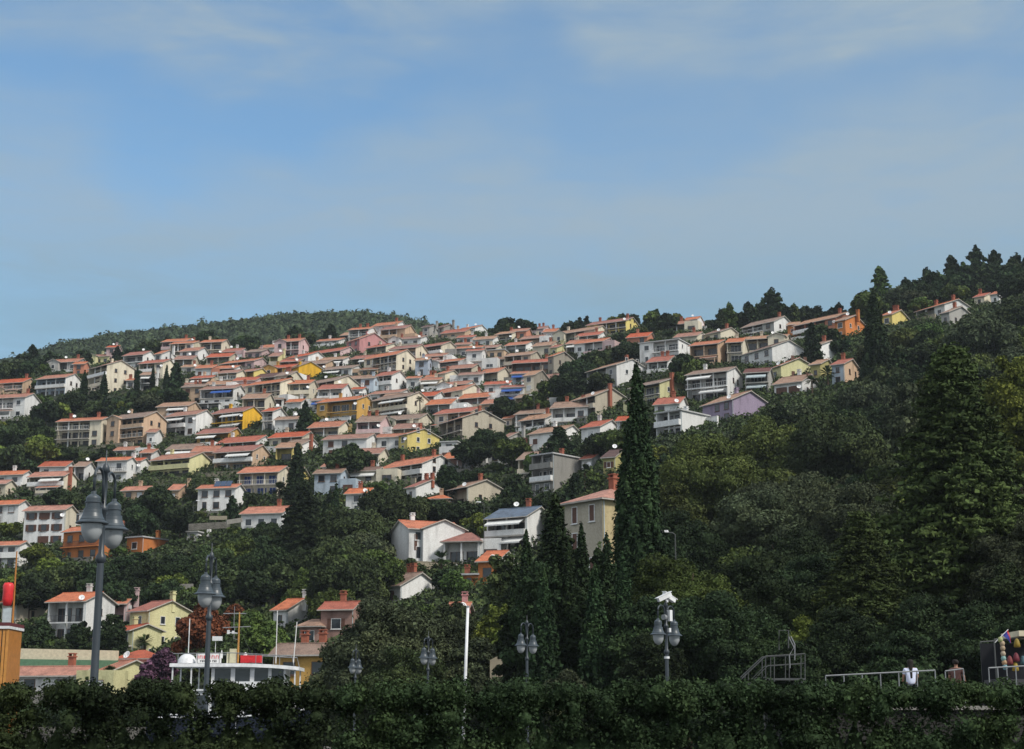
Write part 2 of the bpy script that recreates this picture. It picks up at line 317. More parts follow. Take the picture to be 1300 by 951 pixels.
def house(x0, xs, x1, ye, yb, wall, style='W', opt='', roof='auto', Y=None, lm=None, lab=None, psi=None, front=None, Dm=None):
    """opt flags: c brick chimney, C two chimneys, k pale chimney, d dish, a/b/g awning white/blue/grey, h hip roof, f flat roof, s shutters,
       n no gable windows, 2 windows in two columns on the gable, p pillars, r iron railing, D blue doors, S solar, m roller blinds"""
    if roof == 'auto': roof = rnd.choice(['orange', 'orange', 'red', 'tan']) if yb < 620 and not lm else 'orange'
    if roof == 'orange' and yb > 610: roof = 'fresh'
    P0 = hit(xs, yb) if Y is None else at(xs, yb, Y)
    u0, u1 = ray(x0, (ye+yb)/2)[0], ray(x1, (ye+yb)/2)[0]
    def WD(ps):
        c_, s_ = math.cos(ps), math.sin(ps)
        W = (P0.x - u0*P0.y) / max(.05, c_ + u0*s_); D = (u1*P0.y - P0.x) / max(.05, s_ - u1*c_); return W, D
    if psi is None:
        best = None
        lo = int(max(4, math.degrees(math.atan(u1)) + 5))
        if x1 - xs < .30 * (x1 - x0): lo = max(lo, 14)
        for dgr in range(max(lo, 6), 78, 2):
            W, D = WD(R(dgr)); e = (D - 9)**2 + .25*(W - 10.5)**2 + .03*(dgr - 34)**2*.3
            if best is None or e < best[0]: best = (e, dgr)
        ps = R(best[1])
    else: ps = R(psi)
    W, D = WD(ps); W = max(2.2, W); D = Dm or min(max(D, 4.5), 20)
    sc = F / proj(P0)[2]
    if not lm and style == 'W' and not set('smNf') & set(opt) and rnd.random() < .3: opt += rnd.choice(['s', 's', 'm'])
    H = (at(xs, ye, P0.y).z - P0.z); H = max(1.8, H)
    nst = max(1, round(H / 2.75)); h = H / nst
    cx = P0.x - W/2*math.cos(ps) + D/2*math.sin(ps); cy = P0.y + W/2*math.sin(ps) + D/2*math.cos(ps)
    if not lm and style == 'W' and W > 7.5 and H > 4.4 and not set('fNn') & set(opt) and rnd.random() < .55: style = rnd.choice('LB')
    root = empty('house', (cx, cy, P0.z), -ps); root['category'] = 'house'
    split = sc > 6.0
    wm = PL[wall]; fm_ = PL[front] if front else wm
    hip, flat = 'h' in opt, 'f' in opt
    pit = .0 if flat else (rnd.uniform(.36, .47) if not hip else .38)
    up = H + D/2*pit
    rec = 2.0 if style in 'BL' and D > 5 else 0
    yf, yk = -D/2, D/2
    wl = MB()
    prof = [(yf, -5), (yk, -5), (yk, H)] + ([] if (flat or hip) else [(0, up)]) + [(yf, H)]
    wl.prism(prof, -W/2, -W/2 + .25); wl.prism(prof, W/2 - .25, W/2)
    wl.box(-W/2 + .25, W/2 - .25, yf + rec, yk, -5, H - .004)
    nb = max(1, round(W / 3.4)); bw = (W - .5) / nb
    if style == 'B': lg = set(range(0 if (rnd.random() < .55 and nst > 1) else (1 if nst > 2 else 0), nst))
    elif style == 'L': lg = {nst - 1}
    else: lg = set()
    if nst >= 3 and style == 'B' and H > 7.5: lg.add(1)
    closed = set()
    if rec and nb >= 3 and rnd.random() < .6: closed.add(rnd.choice([0, nb - 1]))
    zz = -5
    bays = []
    if rec:
        for k in range(nst):
            z0, z1 = k*h, (k+1)*h - (.006 if k == nst - 1 else 0)
            for i in range(nb):
                bx0 = -W/2 + .25 + i*bw
                if k not in lg or i in closed: wl.box(bx0, bx0 + bw, yf, yf + rec, z0 if k else -5, z1); bays.append((k, i, False))
                else: bays.append((k, i, True))
        if 0 in lg: wl.box(-W/2 + .25, W/2 - .25, yf, yf + rec, -5, -.002)
    else: bays = [(k, i, False) for k in range(nst) for i in range(nb)]
    wl.build('wall', fm_, root)
    gx = .003
    if front:                                               # the gable is painted another colour: a skin of its own
        MB().prism([(y, z) for y, z in prof], W/2 + .002, W/2 + .02).build('gable_wall', wm, root); gx = .023
    # roof
    rm = RF[roof]; ov, og = (.55, .4)
    if flat:
        rf = MB().box(-W/2 - .3, W/2 + .3, yf - .35, yk + .3, H + .002, H + .26).build('roof', RF['flat'], root)
    elif hip:
        e = D/2 + ov; q = min(D/2, W/2 - .5); a = H + .03; tp = a + e*pit
        v = [(-W/2 - ov, -e, a), (W/2 + ov, -e, a), (W/2 + ov, e, a), (-W/2 - ov, e, a), (-W/2 + q, 0, tp), (W/2 - q, 0, tp)]
        m = MB(); m.add(v, [(0, 1, 5, 4), (1, 2, 5), (2, 3, 4, 5), (3, 0, 4)], 0)
        m.box(-W/2 - ov + .02, W/2 + ov - .02, -e + .02, e - .02, a - .14, a - .004, 1)
        rf = m.build('roof', [rm, M_soff], root)
    else:
        m = MB(); t = .16
        for s in (-1, 1):
            ys = s*(D/2 + ov); zs = H - ov*pit + .012; zr = up + .012
            x_0, x_1 = -W/2 - og, W/2 + og
            vs = [(x_0, ys, zs), (x_1, ys, zs), (x_1, 0, zr), (x_0, 0, zr), (x_0, ys, zs + t), (x_1, ys, zs + t), (x_1, 0, zr + t), (x_0, 0, zr + t)]
            m.add(vs, [(4, 5, 6, 7) if s < 0 else (7, 6, 5, 4)], 0)
            m.add(vs, [(0, 3, 2, 1), (0, 1, 5, 4), (1, 2, 6, 5), (3, 0, 4, 7)] if s < 0 else [(0, 1, 2, 3), (4, 5, 1, 0), (5, 6, 2, 1), (7, 4, 0, 3)], 1)
        m.tube([(-W/2 - og, 0, up + t + .02), (W/2 + og, 0, up + t + .02)], .11, 6, 0)
        rf = m.build('roof', [rm, M_soff], root)
    rt = up if not flat else H + .2
    if not any(ch in opt for ch in 'CckT') and rnd.random() < .6: opt += rnd.choice('kkkc')
    if not any(ch in opt for ch in 'dq') and rnd.random() < .2: opt += 'q' if rnd.random() < .4 else 'd'
    if 'C' in opt or 'c' in opt:
        chimney(rf, W/2 - 1.6 - rnd.random(), (.4 if not flat else 1), rt, 1.2, M_brick)
        if 'C' in opt: chimney(rf, -W/2 + 1.8 + rnd.random(), .3, rt, 1.1, M_brick)
    elif 'k' in opt: chimney(rf, -W/2 + 1.5 + rnd.random()*3, .5, rt, 1.1, wm)
    if 'T' in opt:                                          # tall brick stack up the gable
        MB().box(W/2 + .02, W/2 + .75, -1.2, -.5, -5, rt + .9).box(W/2 - .06, W/2 + .83, -1.28, -.42, rt + .9, rt + 1.05).build('chimney', M_brick, rf)
    if 'S' in opt:
        sp = MB(); y0, y1 = yf + .6, -.7; f0 = H + .25 + (y0 - yf)*pit
        for i in range(3):
            xa = -W/2 + 1.2 + W*.25 + i*1.35
            sp.add([(xa, y0, f0 + .1), (xa + 1.25, y0, f0 + .1), (xa + 1.25, y1, f0 + 1.25), (xa, y1, f0 + 1.25), (xa, y0, f0), (xa + 1.25, y0, f0), (xa + 1.25, y1, f0 + 1.15), (xa, y1, f0 + 1.15)],
                   [(0, 1, 2, 3), (7, 6, 5, 4), (0, 4, 5, 1), (1, 5, 6, 2), (2, 6, 7, 3), (3, 7, 4, 0)])
        sp.build('solar_panel', M_solar, rf)
    if 'd' in opt: dish(root, W/2 - .4, yf - .35, H + .45 if rnd.random() < .6 else H - 1.2)
    elif 'q' in opt: dish(root, rnd.uniform(-W*.3, W*.3), 0, rt + .75)
    # openings
    fr = M_frame if rnd.random() < .35 else M_dframe
    awn = {'a': M_awn, 'b': M_awnb, 'g': M_awng}.get(next((ch for ch in opt if ch in 'abg'), ''), None)
    pane_alt = M_blind if 'm' in opt else M_shut if 's' in opt or 'N' in opt else M_glass
    for k, i, lgg in bays:
        bxc = -W/2 + .25 + (i + .5)*bw; zf = k*h
        if lgg:
            wd = min(3.1, bw*.8); ht = min(2.25, h - .35)
            window(root, bxc + rnd.uniform(-.2, .2), yf + rec - .003, zf + ht/2 + .04, wd, ht, 'F', fr, M_blue if 'D' in opt else M_glass, split, 'door')
        else:
            if rnd.random() < .12 and nb > 1: continue
            wd, ht = (.75, 1.55) if 'N' in opt else (1.35, 1.35) if bw > 2.2 else (.8, 1.1)
            if k == 0 and i == 0 and style != 'L' and nst > 1: wd, ht = 1.0, 2.05
            zc_ = zf + (h*.52 if ht < 1.8 else ht/2 + .03)
            pm = pane_alt if ('N' in opt) or ('s' in opt or 'm' in opt) and rnd.random() < .6 else M_glass
            o = window(root, bxc, yf - .003, zc_, wd, ht, 'F', fr, pm, split, 'window' if ht < 1.8 else 'door')
            if 's' in opt and ht < 1.8 and split:
                for sg in (-1, 1): MB().box(sg*(wd/2 + .28) - .26, sg*(wd/2 + .28) + .26, -.06, -.0, -ht/2, ht/2).build('shutter', M_shut if 'G' not in opt else M_green, o)
    # slabs, parapets
    for k in sorted(lg):
        xs0 = -W/2 - .001; zt_ = k*h
        x_a = -W/2 + (.25 + bw if 0 in closed else 0); x_b = W/2 - (.25 + bw if nb-1 in closed else 0)
        if k > 0 or style == 'L':
            sl = MB().box(x_a - .05, x_b + .05, yf - .75, yf - .003, zt_ - .22, zt_ + .0).build('balcony', M_soff if rnd.random() < .6 else wm, root)
            rl = MB()
            if 'r' in opt or rnd.random() < .45:
                rl.box(x_a, x_b, yf - .72, yf - .66, zt_ + .95, zt_ + 1.01); n = max(4, int((x_b - x_a)/(.3 if split else .5)))
                for q in range(n + 1): xx = x_a + (x_b - x_a)*q/n; rl.box(max(x_a, xx - .018), min(x_b, xx + .018), yf - .705, yf - .675, zt_ + .001, zt_ + .95)
                rl.box(x_a + .02, x_b - .02, yf - .7, yf - .68, zt_ + .1, zt_ + .14)
                rl.build('railing', M_ironr if rnd.random() < .5 else M_frame, sl)
            else:
                rl.box(x_a, x_b, yf - .74, yf - .62, zt_ + .001, zt_ + .9).box(x_a, x_a + .12, yf - .62, yf - .004, zt_ + .001, zt_ + .9).box(x_b - .12, x_b, yf - .62, yf - .004, zt_ + .001, zt_ + .9)
                rl.build('parapet', wm if rnd.random() < .7 else M_frame, sl)
        if awn and (k == nst - 1 or rnd.random() < .6):
            i = rnd.randrange(nb); xa = -W/2 + .4; xb = W/2 - .4
            if nb > 2: xa += bw*(i % 2); xb = xa + bw*(2 if nb < 4 else 3) - .4
            xb = min(xb, W/2 - .3); z1 = (k+1)*h - .45
            MB().add([(xa, yf - .01, z1), (xb, yf - .01, z1), (xb, yf - 1.5, z1 - .75), (xa, yf - 1.5, z1 - .75), (xa, yf - .01, z1 - .04), (xb, yf - .01, z1 - .04), (xb, yf - 1.5, z1 - .79), (xa, yf - 1.5, z1 - .79)],
                     [(0, 3, 2, 1), (4, 5, 6, 7), (3, 7, 6, 2), (0, 4, 7, 3), (1, 2, 6, 5)]).box(xa, xb, yf - 1.53, yf - 1.5, z1 - 1.0, z1 - .76).build('awning', awn, root)
    # posts between bays carry the loggias
    if lg and rec:
        zl, zh = min(lg)*h, (max(lg)+1)*h - .006
        for i in range(1, nb):
            if i - 1 in closed and i in closed: continue
            xx = -W/2 + .25 + i*bw
            if rnd.random() < .8: MB().box(xx - .14, xx + .14, yf + .006, yf + .29, zl + .002, zh).build('post', wm if rnd.random() < .5 else M_frame, root)
    # gable windows
    if 'n' not in opt:
        ncol = 2 if ('2' in opt or D > 8.5) and x1 - xs > 12 else 1
        for k in range(nst + (1 if not (flat or hip) and D > 9 and rnd.random() < .3 else 0)):
            for q in range(ncol):
                if '2' not in opt and rnd.random() < .35: continue
                yy_ = (0 if ncol == 1 else (q - .5)*D*.34) + (rnd.uniform(-.8, .8) if '2' not in opt else 0)
                if k >= nst and abs(yy_) > D*.2: continue
                window(root, W/2 + gx, yy_, (k + .55)*h, .8 if '2' not in opt else .9, 1.1 if '2' not in opt else 1.25, 'R', M_dframe if 's' in opt else fr, M_shut if ('s' in opt and rnd.random() < .7) else M_glass, split)
        if split and rnd.random() < .5: MB().box(W/2 + .024, W/2 + .32, yf + 1.3, yf + 2.1, h*.8, h*.8 + .6).build('air_conditioner', M_frame, root)
    if split: MB().tube([(W/2 + .07, yf + .12, H - .05), (W/2 + .07, yf + .12, -3)], .05, 6).build('drainpipe', M_awng, root)
    if not flat and W > 7 and H > 3.6 and D > 5 and sc > 3.4 and not lm and rnd.random() < .55:      # lean-to porch under its own strip of tiles
        pw = W * rnd.uniform(.4, .75); xa = rnd.choice([-W/2 + .1, W/2 - .1 - pw]); pd = rnd.uniform(1.6, 2.4); zp = min(2.5, h - .15) if 0 not in lg else min(2.4, h - .35)
        yb_ = yf - .78 if (1 in lg) else yf - .004
        m = MB(); m.add([(xa, yb_ - pd, zp - .55), (xa + pw, yb_ - pd, zp - .55), (xa + pw, yb_, zp), (xa, yb_, zp), (xa, yb_ - pd, zp - .4), (xa + pw, yb_ - pd, zp - .4), (xa + pw, yb_, zp + .15), (xa, yb_, zp + .15)],
              [(4, 5, 6, 7)], 0); m.add(m.v[:8], [(0, 3, 2, 1), (0, 1, 5, 4), (1, 2, 6, 5), (3, 0, 4, 7)], 1)
        pr = m.build('porch_roof', [rm, M_soff], root); q = MB()
        for t_ in (0, .5, 1): xx = xa + .15 + (pw - .3) * t_; q.box(xx - .1, xx + .1, yb_ - pd + .15, yb_ - pd + .35, -3, zp - .56)
        q.box(xa + .25, xa + pw - .25, yb_ - pd + .18, yb_ - pd + .32, -3, .8).build('porch_wall', wm, root)
    if not flat and not hip and not lm and W > 8 and H > 2.8 and sc > 3 and not (rec and 0 in lg and len(lg) == nst and rnd.random() < .5) and rnd.random() < .28:   # a gabled bay on the front
        gw = rnd.uniform(3.4, 4.6); xa = rnd.choice([-W/2 + .02, W/2 - gw - .02]); xb = xa + gw; xm = (xa + xb)/2; pj = rnd.uniform(.7, 2.2); gh = H - rnd.choice([0, 0, h * .9 if nst > 1 else 0]); pk = gh + gw/2*pit
        g = MB(); prf = [(xa, -5), (xb, -5), (xb, gh), (xm, pk), (xa, gh)]
        g.add([(x, yf - pj, z) for x, z in prf] + [(x, yf + .25, z) for x, z in prf], [(0, 1, 2, 3, 4), (9, 8, 7, 6, 5)] + [(i + 5, (i + 1) % 5 + 5, (i + 1) % 5, i) for i in range(5)]).build('front_bay', wm, root)
        g = MB()
        for s_ in (-1, 1):
            xe = xm + s_*(gw/2 + .35); ze = gh - .35*pit + .02
            v = [(xe, yf - pj - .35, ze), (xm, yf - pj - .35, pk + .02), (xm, yf + 1.2, pk + .02), (xe, yf + 1.2, ze), (xe, yf - pj - .35, ze + .16), (xm, yf - pj - .35, pk + .18), (xm, yf + 1.2, pk + .18), (xe, yf + 1.2, ze + .16)]
            g.add(v, [(4, 5, 6, 7) if s_ < 0 else (7, 6, 5, 4)], 0); g.add(v, [(0, 1, 2, 3), (0, 4, 5, 1), (3, 7, 4, 0)], 1)
        g.build('bay_roof', [rm, M_soff], root)
        for k in range(max(1, round(gh / h))): window(root, xm, yf - pj - .004, (k + .52)*h, 1.2, 1.3, 'F', fr, M_glass, split)
    if not lm and W > 5 and sc > 3 and rnd.random() < .42:                 # low flat-roofed side block with a parapet terrace
        aw_ = rnd.uniform(2.6, 5); ad = min(D - 1, rnd.uniform(3.5, 6)); ah = min(H - .3, rnd.choice([2.6, 2.6, h])); sd_ = rnd.choice([-1, 1]); x_a = W/2 + .03 if sd_ > 0 else -W/2 - .03 - aw_; y_a = yf + rnd.uniform(-1.5, .8)
        if not (sd_ > 0 and ('T' in opt)):
            am = wm if rnd.random() < .6 else PL['white']
            MB().box(x_a, x_a + aw_, y_a, y_a + ad, -5, ah).box(x_a, x_a + aw_, y_a, y_a + .15, ah + .001, ah + .8).box(x_a, x_a + .15, y_a + .15, y_a + ad, ah + .001, ah + .8).box(x_a + aw_ - .15, x_a + aw_, y_a + .15, y_a + ad, ah + .001, ah + .8).build('side_block', am, root)
            window(root, x_a + aw_/2, y_a - .004, ah*.5, min(aw_ - .8, 2.2), 1.5 if rnd.random() < .5 else 1.1, 'F', fr, rnd.choice([M_glass, M_shut, M_blind]), split, 'window')
    if W > 7 and sc > 3.2 and rnd.random() < .5: TERR.append((root, W, D, yf, 2.4 + rnd.random() * 2, rnd.uniform(.7, 1.6)))
    BOX.append((min(x0, x1), ye - (x1 - xs)*.08 - 2, max(x0, x1), yb, P0.y, (cx, cy), max(W, D)/2))
    HOUSES.append(dict(o=root, x=(x0 + x1)/2, y=(ye + yb)/2, wall=wall, style=style, opt=opt, roof=roof, lm=lm, lab=lab, W=W, D=D, H=H, nst=nst, aw=x1-x0, psi=math.degrees(ps), Y=P0.y))
    return root
H = house
# far upper left
H(-8, 28, 47, 485, 502, 'peach', 'B', 'c')
H(-12, 30, 50, 504, 532, 'white', 'L', 'n2', lab='white gabled house with orange roof at the left edge, upper slope')
H(46, 82, 104, 479, 503, 'white', 'B', 'm2', front='paleblue', lm='pale blue house with three balcony rows')
H(63, 97, 112, 459, 472, 'grey', 'L', 'q')
H(93, 106, 113, 462, 478, 'salmon', 'W', '')
H(112, 134, 170, 463, 500, 'cream', 'B', '2')
H(113, 138, 151, 452, 463, 'paleyellow', 'W', 'q')
H(135, 148, 155, 441, 450, 'palepink', 'W', 'q')
H(156, 181, 199, 450, 468, 'white', 'W', 'q2')
H(196, 204, 224, 449, 468, 'white', 'W', '2k')
H(176, 206, 223, 460, 482, 'cream', 'B', '')
H(160, 171, 177, 483, 494, 'white', 'W', '')
H(178, 192, 201, 476, 497, 'white', 'B', 'a')
H(228, 251, 266, 445, 461, 'white', 'W', 'k')
H(280, 322, 343, 458, 470, 'palepink', 'L', 'q')
H(230, 249, 258, 466, 475, 'white', 'W', 'c')
H(248, 268, 281, 467, 481, 'salmon', 'W', 'n', front='white')
H(276, 300, 314, 473, 490, 'cream', 'L', '')
H(303, 322, 342, 471, 485, 'yellow', 'L', '')
H(336, 370, 386, 466, 478, 'ochre', 'L', '')
H(362, 391, 415, 451, 465, 'white', 'W', 'kn', front='white')
H(342, 353, 363, 452, 465, 'paleyellow', 'L', '')
H(282, 304, 316, 446, 453, 'white', 'W', 'q')
H(312, 332, 346, 446, 456, 'palepink', 'W', 'k')
H(330, 348, 360, 441, 450, 'white', 'W', 'k')
H(322, 362, 380, 477, 487, 'white', 'L', '', 'dark')
H(254, 296, 312, 493, 516, 'white', 'L', 'bk2', lm='white house with blue awnings')
H(311, 355, 381, 485, 517, 'cream', 'B', 'p')
H(236, 278, 290, 512, 522, 'white', 'B', 'f')
H(340, 358, 370, 507, 520, 'white', 'L', '')
H(364, 382, 386, 510, 522, 'white', 'W', '')
H(361, 379, 409, 465, 482, 'brightyellow', 'W', 'n', lm='bright yellow gabled house', psi=55)
H(350, 366, 384, 476, 500, 'cream', 'W', '')
H(384, 424, 457, 483, 505, 'cream', 'B', 'p')
H(408, 446, 463, 467, 478, 'white', 'L', 'a')
H(386, 432, 455, 445, 454, 'palepink', 'L', '')
H(400, 430, 443, 432, 440, 'white', 'W', 'k')
H(440, 456, 493, 430, 449, 'pink', 'W', '2q', lm='pink house under the wooded skyline', psi=50)
H(465, 490, 509, 439, 451, 'cream', 'L', '')
H(462, 503, 529, 450, 478, 'cream', 'B', '2r', lm='tall cream gable with four windows')
H(496, 534, 547, 429, 440, 'white', 'W', 'C')
H(518, 560, 582, 438, 457, 'cream', 'B', '')
H(536, 545, 556, 415, 430, 'grey', 'W', 'k', 'dark')
H(556, 563, 579, 415, 430, 'concrete', 'W', 'k', 'dark')
H(527, 543, 546, 457, 477, 'bluegrey', 'W', '')
H(543, 584, 601, 458, 474, 'white', 'B', 'p')
H(458, 474, 477, 480, 502, 'paleblue', 'W', '')
H(475, 497, 517, 476, 498, 'white', 'L', 'k')
H(516, 532, 537, 480, 495, 'white', 'W', '')
H(534, 558, 563, 482, 497, 'cream', 'L', 'a')
H(547, 587, 617, 495, 513, 'cream', 'B', '2k')
H(402, 453, 476, 507, 535, 'ochre', 'B', 'r2', lm='ochre apartment block')
H(472, 517, 545, 503, 532, 'cream', 'B', 'pa', front=None)
H(395, 412, 417, 508, 524, 'white', 'L', 'b')
H(458, 478, 485, 469, 478, 'tan' if False else 'peach', 'W', '', 'old')
H(446, 460, 465, 494, 505, 'white', 'L', 'd')
# upper centre
H(580, 600, 607, 428, 437, 'white', 'W', 'k')
H(577, 596, 602, 437, 447, 'cream', 'W', '')
H(580, 611, 614, 441, 455, 'grey', 'B', '')
H(592, 612, 616, 445, 472, 'white', 'B', '')
H(610, 641, 651, 456, 470, 'cream', 'B', 'h', 'old', front='white')
H(619, 640, 649, 444, 456, 'peach', 'W', 'f')
H(650, 700, 706, 459, 472, 'brown', 'B', 'r', 'red', lm='dark timber house with wide red roof')
H(699, 703, 729, 452, 478, 'stone', 'W', '')
for a in [(600, 626, 636, 430, 440, 'white', 'W', 'k'), (629, 650, 663, 423, 434, 'cream', 'L', 'c'), (648, 668, 676, 420, 432, 'salmon', 'W', 'q'), (672, 690, 701, 417, 429, 'palepink', 'W', 'C'),
          (690, 705, 712, 421, 433, 'white', 'W', 'c'), (604, 630, 641, 441, 451, 'cream', 'L', ''), (641, 668, 680, 437, 449, 'white', 'B', 'k'), (676, 700, 712, 438, 452, 'cream', 'W', 'c'),
          (560, 590, 602, 421, 431, 'peach', 'W', 'k', 'red'), (578, 603, 620, 416, 425, 'white', 'W', 'q')]: H(*a)
H(705, 755, 774, 418, 432, 'cream', 'B', '', 'tan')
H(700, 707, 720, 441, 452, 'paleyellow', 'W', '')
H(583, 612, 617, 475, 489, 'white', 'W', '')
H(608, 632, 649, 472, 488, 'cream', 'L', '')
H(553, 565, 586, 474, 489, 'cream', 'W', 'c')
H(540, 552, 557, 479, 491, 'white', 'W', 'C')
H(615, 646, 651, 487, 502, 'white', 'L', 'd', 'red')
H(636, 665, 669, 491, 511, 'white', 'B', 'b')
H(649, 668, 673, 474, 488, 'paleblue', 'B', 'b')
H(665, 678, 697, 476, 508, 'stone', 'W', '', front='cream')
H(745, 795, 811, 407, 423, 'yellow', 'B', 'C', 'red', lm='yellow skyline house with two chimneys')
H(731, 760, 772, 425, 434, 'white', 'L', 'c', 'red')
H(729, 766, 781, 433, 448, 'palepink', 'L', '', front='white')
H(796, 822, 832, 427, 436, 'salmon', 'W', '', 'red')
H(812, 862, 877, 431, 458, 'white', 'B', 'fr', lm='modern house with grid of dark balconies', front=None)
H(876, 912, 926, 436, 465, 'peach', 'B', '')
H(923, 943, 949, 434, 460, 'cream', 'B', '')
H(848, 870, 880, 411, 423, 'cream', 'B', '')
H(868, 885, 894, 405, 416, 'white', 'W', 'q')
H(888, 910, 934, 409, 421, 'white', 'W', 'c')
H(856, 885, 896, 426, 436, 'cream', 'W', '')
H(893, 915, 941, 421, 433, 'cream', 'W', 'c', 'old')
H(745, 783, 822, 463, 494, 'white', 'B', 'cr2', front='grey')
H(822, 848, 862, 458, 472, 'white', 'L', 'C', 'red')
H(800, 838, 872, 486, 513, 'paleyellow', 'B', 'T', 'tan')
H(872, 924, 943, 471, 508, 'white', 'B', 'a')
H(724, 756, 798, 502, 531, 'beige', 'B', 'Tn', 'tan', lm='beige gable with tall brick chimney')
H(700, 746, 757, 516, 534, 'white', 'L', 'C', 'tan')
H(660, 692, 716, 531, 545, 'white', 'L', 'c')
H(672, 713, 740, 547, 568, 'white', 'W', 'sG', 'tan')
H(738, 762, 790, 541, 560, 'white', 'W', 'n', 'red')
H(783, 800, 807, 534, 546, 'white', 'W', '', 'red')
H(831, 862, 874, 512, 526, 'white', 'W', 'd', 'red')
H(833, 865, 900, 521, 555, 'white', 'B', 'fn', front=None, lm='flat-roofed white terrace house')
H(892, 930, 976, 507, 535, 'purple', 'W', 'dn', 'tan', lm='purple house')
H(941, 981, 1023, 440, 466, 'white', 'W', 'n', 'old', lm='big blank white gable')
H(1036, 1042, 1068, 438, 462, 'white', 'W', 'n')
H(953, 984, 1008, 396, 406, 'white', 'L', 'ac', 'old')
H(942, 983, 1008, 408, 426, 'white', 'B', 'r', 'tan', front='grey')
H(943, 998, 1004, 428, 442, 'cream', 'B', '')
H(1008, 1062, 1090, 403, 425, 'salmon', 'B', 'cd', 'tan', lm='long salmon house')
H(1060, 1074, 1098, 406, 430, 'orange', 'W', '', 'tan')
H(1000, 1012, 1018, 412, 428, 'orange', 'W', '')
H(976, 992, 1038, 464, 484, 'paleyellow', 'W', 's2')
H(946, 976, 981, 472, 498, 'grey', 'B', 'g', 'dark')
H(983, 1018, 1041, 484, 503, 'white', 'W', '2', 'tan')
H(1036, 1042, 1061, 462, 484, 'olive', 'W', 'n', 'tan')
H(1056, 1072, 1092, 462, 490, 'peach', 'W', 'c', 'red', front='paleblue', lm='peach and blue painted house')
H(1119, 1133, 1154, 399, 414, 'yellow', 'W', 'Cd')
H(1163, 1200, 1234, 386, 404, 'white', 'L', 'C', 'orange', lm='white ridge house below the pines')
H(1195, 1206, 1236, 396, 414, 'grey', 'W', '', 'tan')
H(1237, 1250, 1263, 376, 388, 'cream', 'W', 'c')
H(1262, 1269, 1281, 373, 387, 'white', 'W', '')
# middle left
H(72, 127, 140, 533, 567, 'cream', 'B', 'Cr', lm='balconied twin house above the left lamp')
H(139, 181, 211, 529, 567, 'peach', 'B', '2k', front=None)
H(28, 36, 41, 574, 588, 'white', 'W', 'n')
H(50, 82, 97, 592, 606, 'white', 'W', '', 'red')
H(94, 107, 121, 592, 611, 'white', 'B', '')
H(36, 80, 97, 604, 628, 'cream', 'B', 'aT')
H(-8, 28, 41, 602, 617, 'white', 'L', '')
H(-12, 6, 13, 614, 632, 'cream', 'W', '')
H(123, 160, 172, 584, 613, 'white', 'W', '')
H(145, 178, 189, 585, 603, 'white', 'W', 'd')
H(145, 170, 178, 571, 580, 'white', 'W', 'n')
H(178, 192, 205, 575, 592, 'white', 'L', 'c')
H(155, 185, 193, 622, 635, 'peach', 'W', 'n')
H(217, 226, 240, 622, 637, 'peach', 'W', 'n')
H(210, 248, 273, 526, 554, 'white', 'B', 'an', front=None, lm='white house with two rows of white awnings')
H(191, 196, 206, 549, 568, 'white', 'W', '')
H(268, 308, 333, 522, 546, 'brightyellow', 'B', 'ar', 'red', lm='yellow-orange house with dark balconies')
H(250, 290, 309, 549, 564, 'ochre', 'B', 'a', 'red')
H(333, 346, 364, 522, 547, 'white', 'B', '')
H(349, 377, 380, 532, 549, 'white', 'B', 'r')
H(275, 325, 347, 560, 570, 'white', 'B', 'k', 'red')
H(272, 320, 343, 572, 598, 'peach', 'B', 'a', 'red')
H(350, 371, 386, 568, 586, 'yellow', 'B', '')
H(191, 240, 269, 581, 605, 'paleyellow', 'B', 'k', lm='pale yellow house with long veranda')
H(303, 352, 371, 599, 630, 'cream', 'B', 'Dp', lm='cream house with blue doors')
H(251, 298, 305, 619, 648, 'white', 'W', 'S', lm='white house with solar panels')
H(358, 383, 408, 564, 578, 'white', 'B', 'T')
H(410, 465, 481, 556, 580, 'white', 'W', 's')
H(478, 514, 520, 554, 571, 'white', 'B', '')
H(506, 517, 558, 551, 575, 'yellow', 'W', '2cd', 'orange', lm='lemon yellow gable house', psi=52)
H(399, 432, 441, 600, 628, 'paleblue', 'W', '', 'tan')
H(409, 425, 442, 592, 604, 'white', 'W', 'cn')
H(436, 479, 483, 597, 616, 'cream', 'L', 'aC', 'old')
H(480, 536, 581, 588, 612, 'white', 'B', 'Cp2', lm='long white house with dark upper windows')
H(516, 527, 567, 618, 636, 'white', 'W', 'Cn', 'red')
H(541, 571, 574, 633, 646, 'peach', 'W', 'h')
H(439, 466, 477, 626, 654, 'white', 'W', 'c')
H(355, 376, 393, 601, 620, 'yellow', 'B', '', 'tan')
H(306, 357, 378, 651, 674, 'white', 'W', 'n', 'orange', lm='lone white house among the trees')
H(557, 587, 640, 530, 562, 'beige', 'B', '2cr', lm='beige gable with four windows')
H(642, 650, 663, 531, 543, 'cream', 'W', 'c')
H(638, 641, 672, 557, 572, 'grey', 'W', 'n')
H(560, 580, 584, 561, 573, 'white', 'W', 'f')
H(675, 702, 738, 576, 626, 'concrete', 'B', 'fn', lm='bare concrete gable block')
H(568, 593, 640, 618, 644, 'beige', 'B', 'cdr', 'tan')
H(741, 751, 779, 582, 598, 'white', 'W', 'd', 'red')
H(774, 780, 801, 580, 600, 'olive', 'W', 's', 'dark')
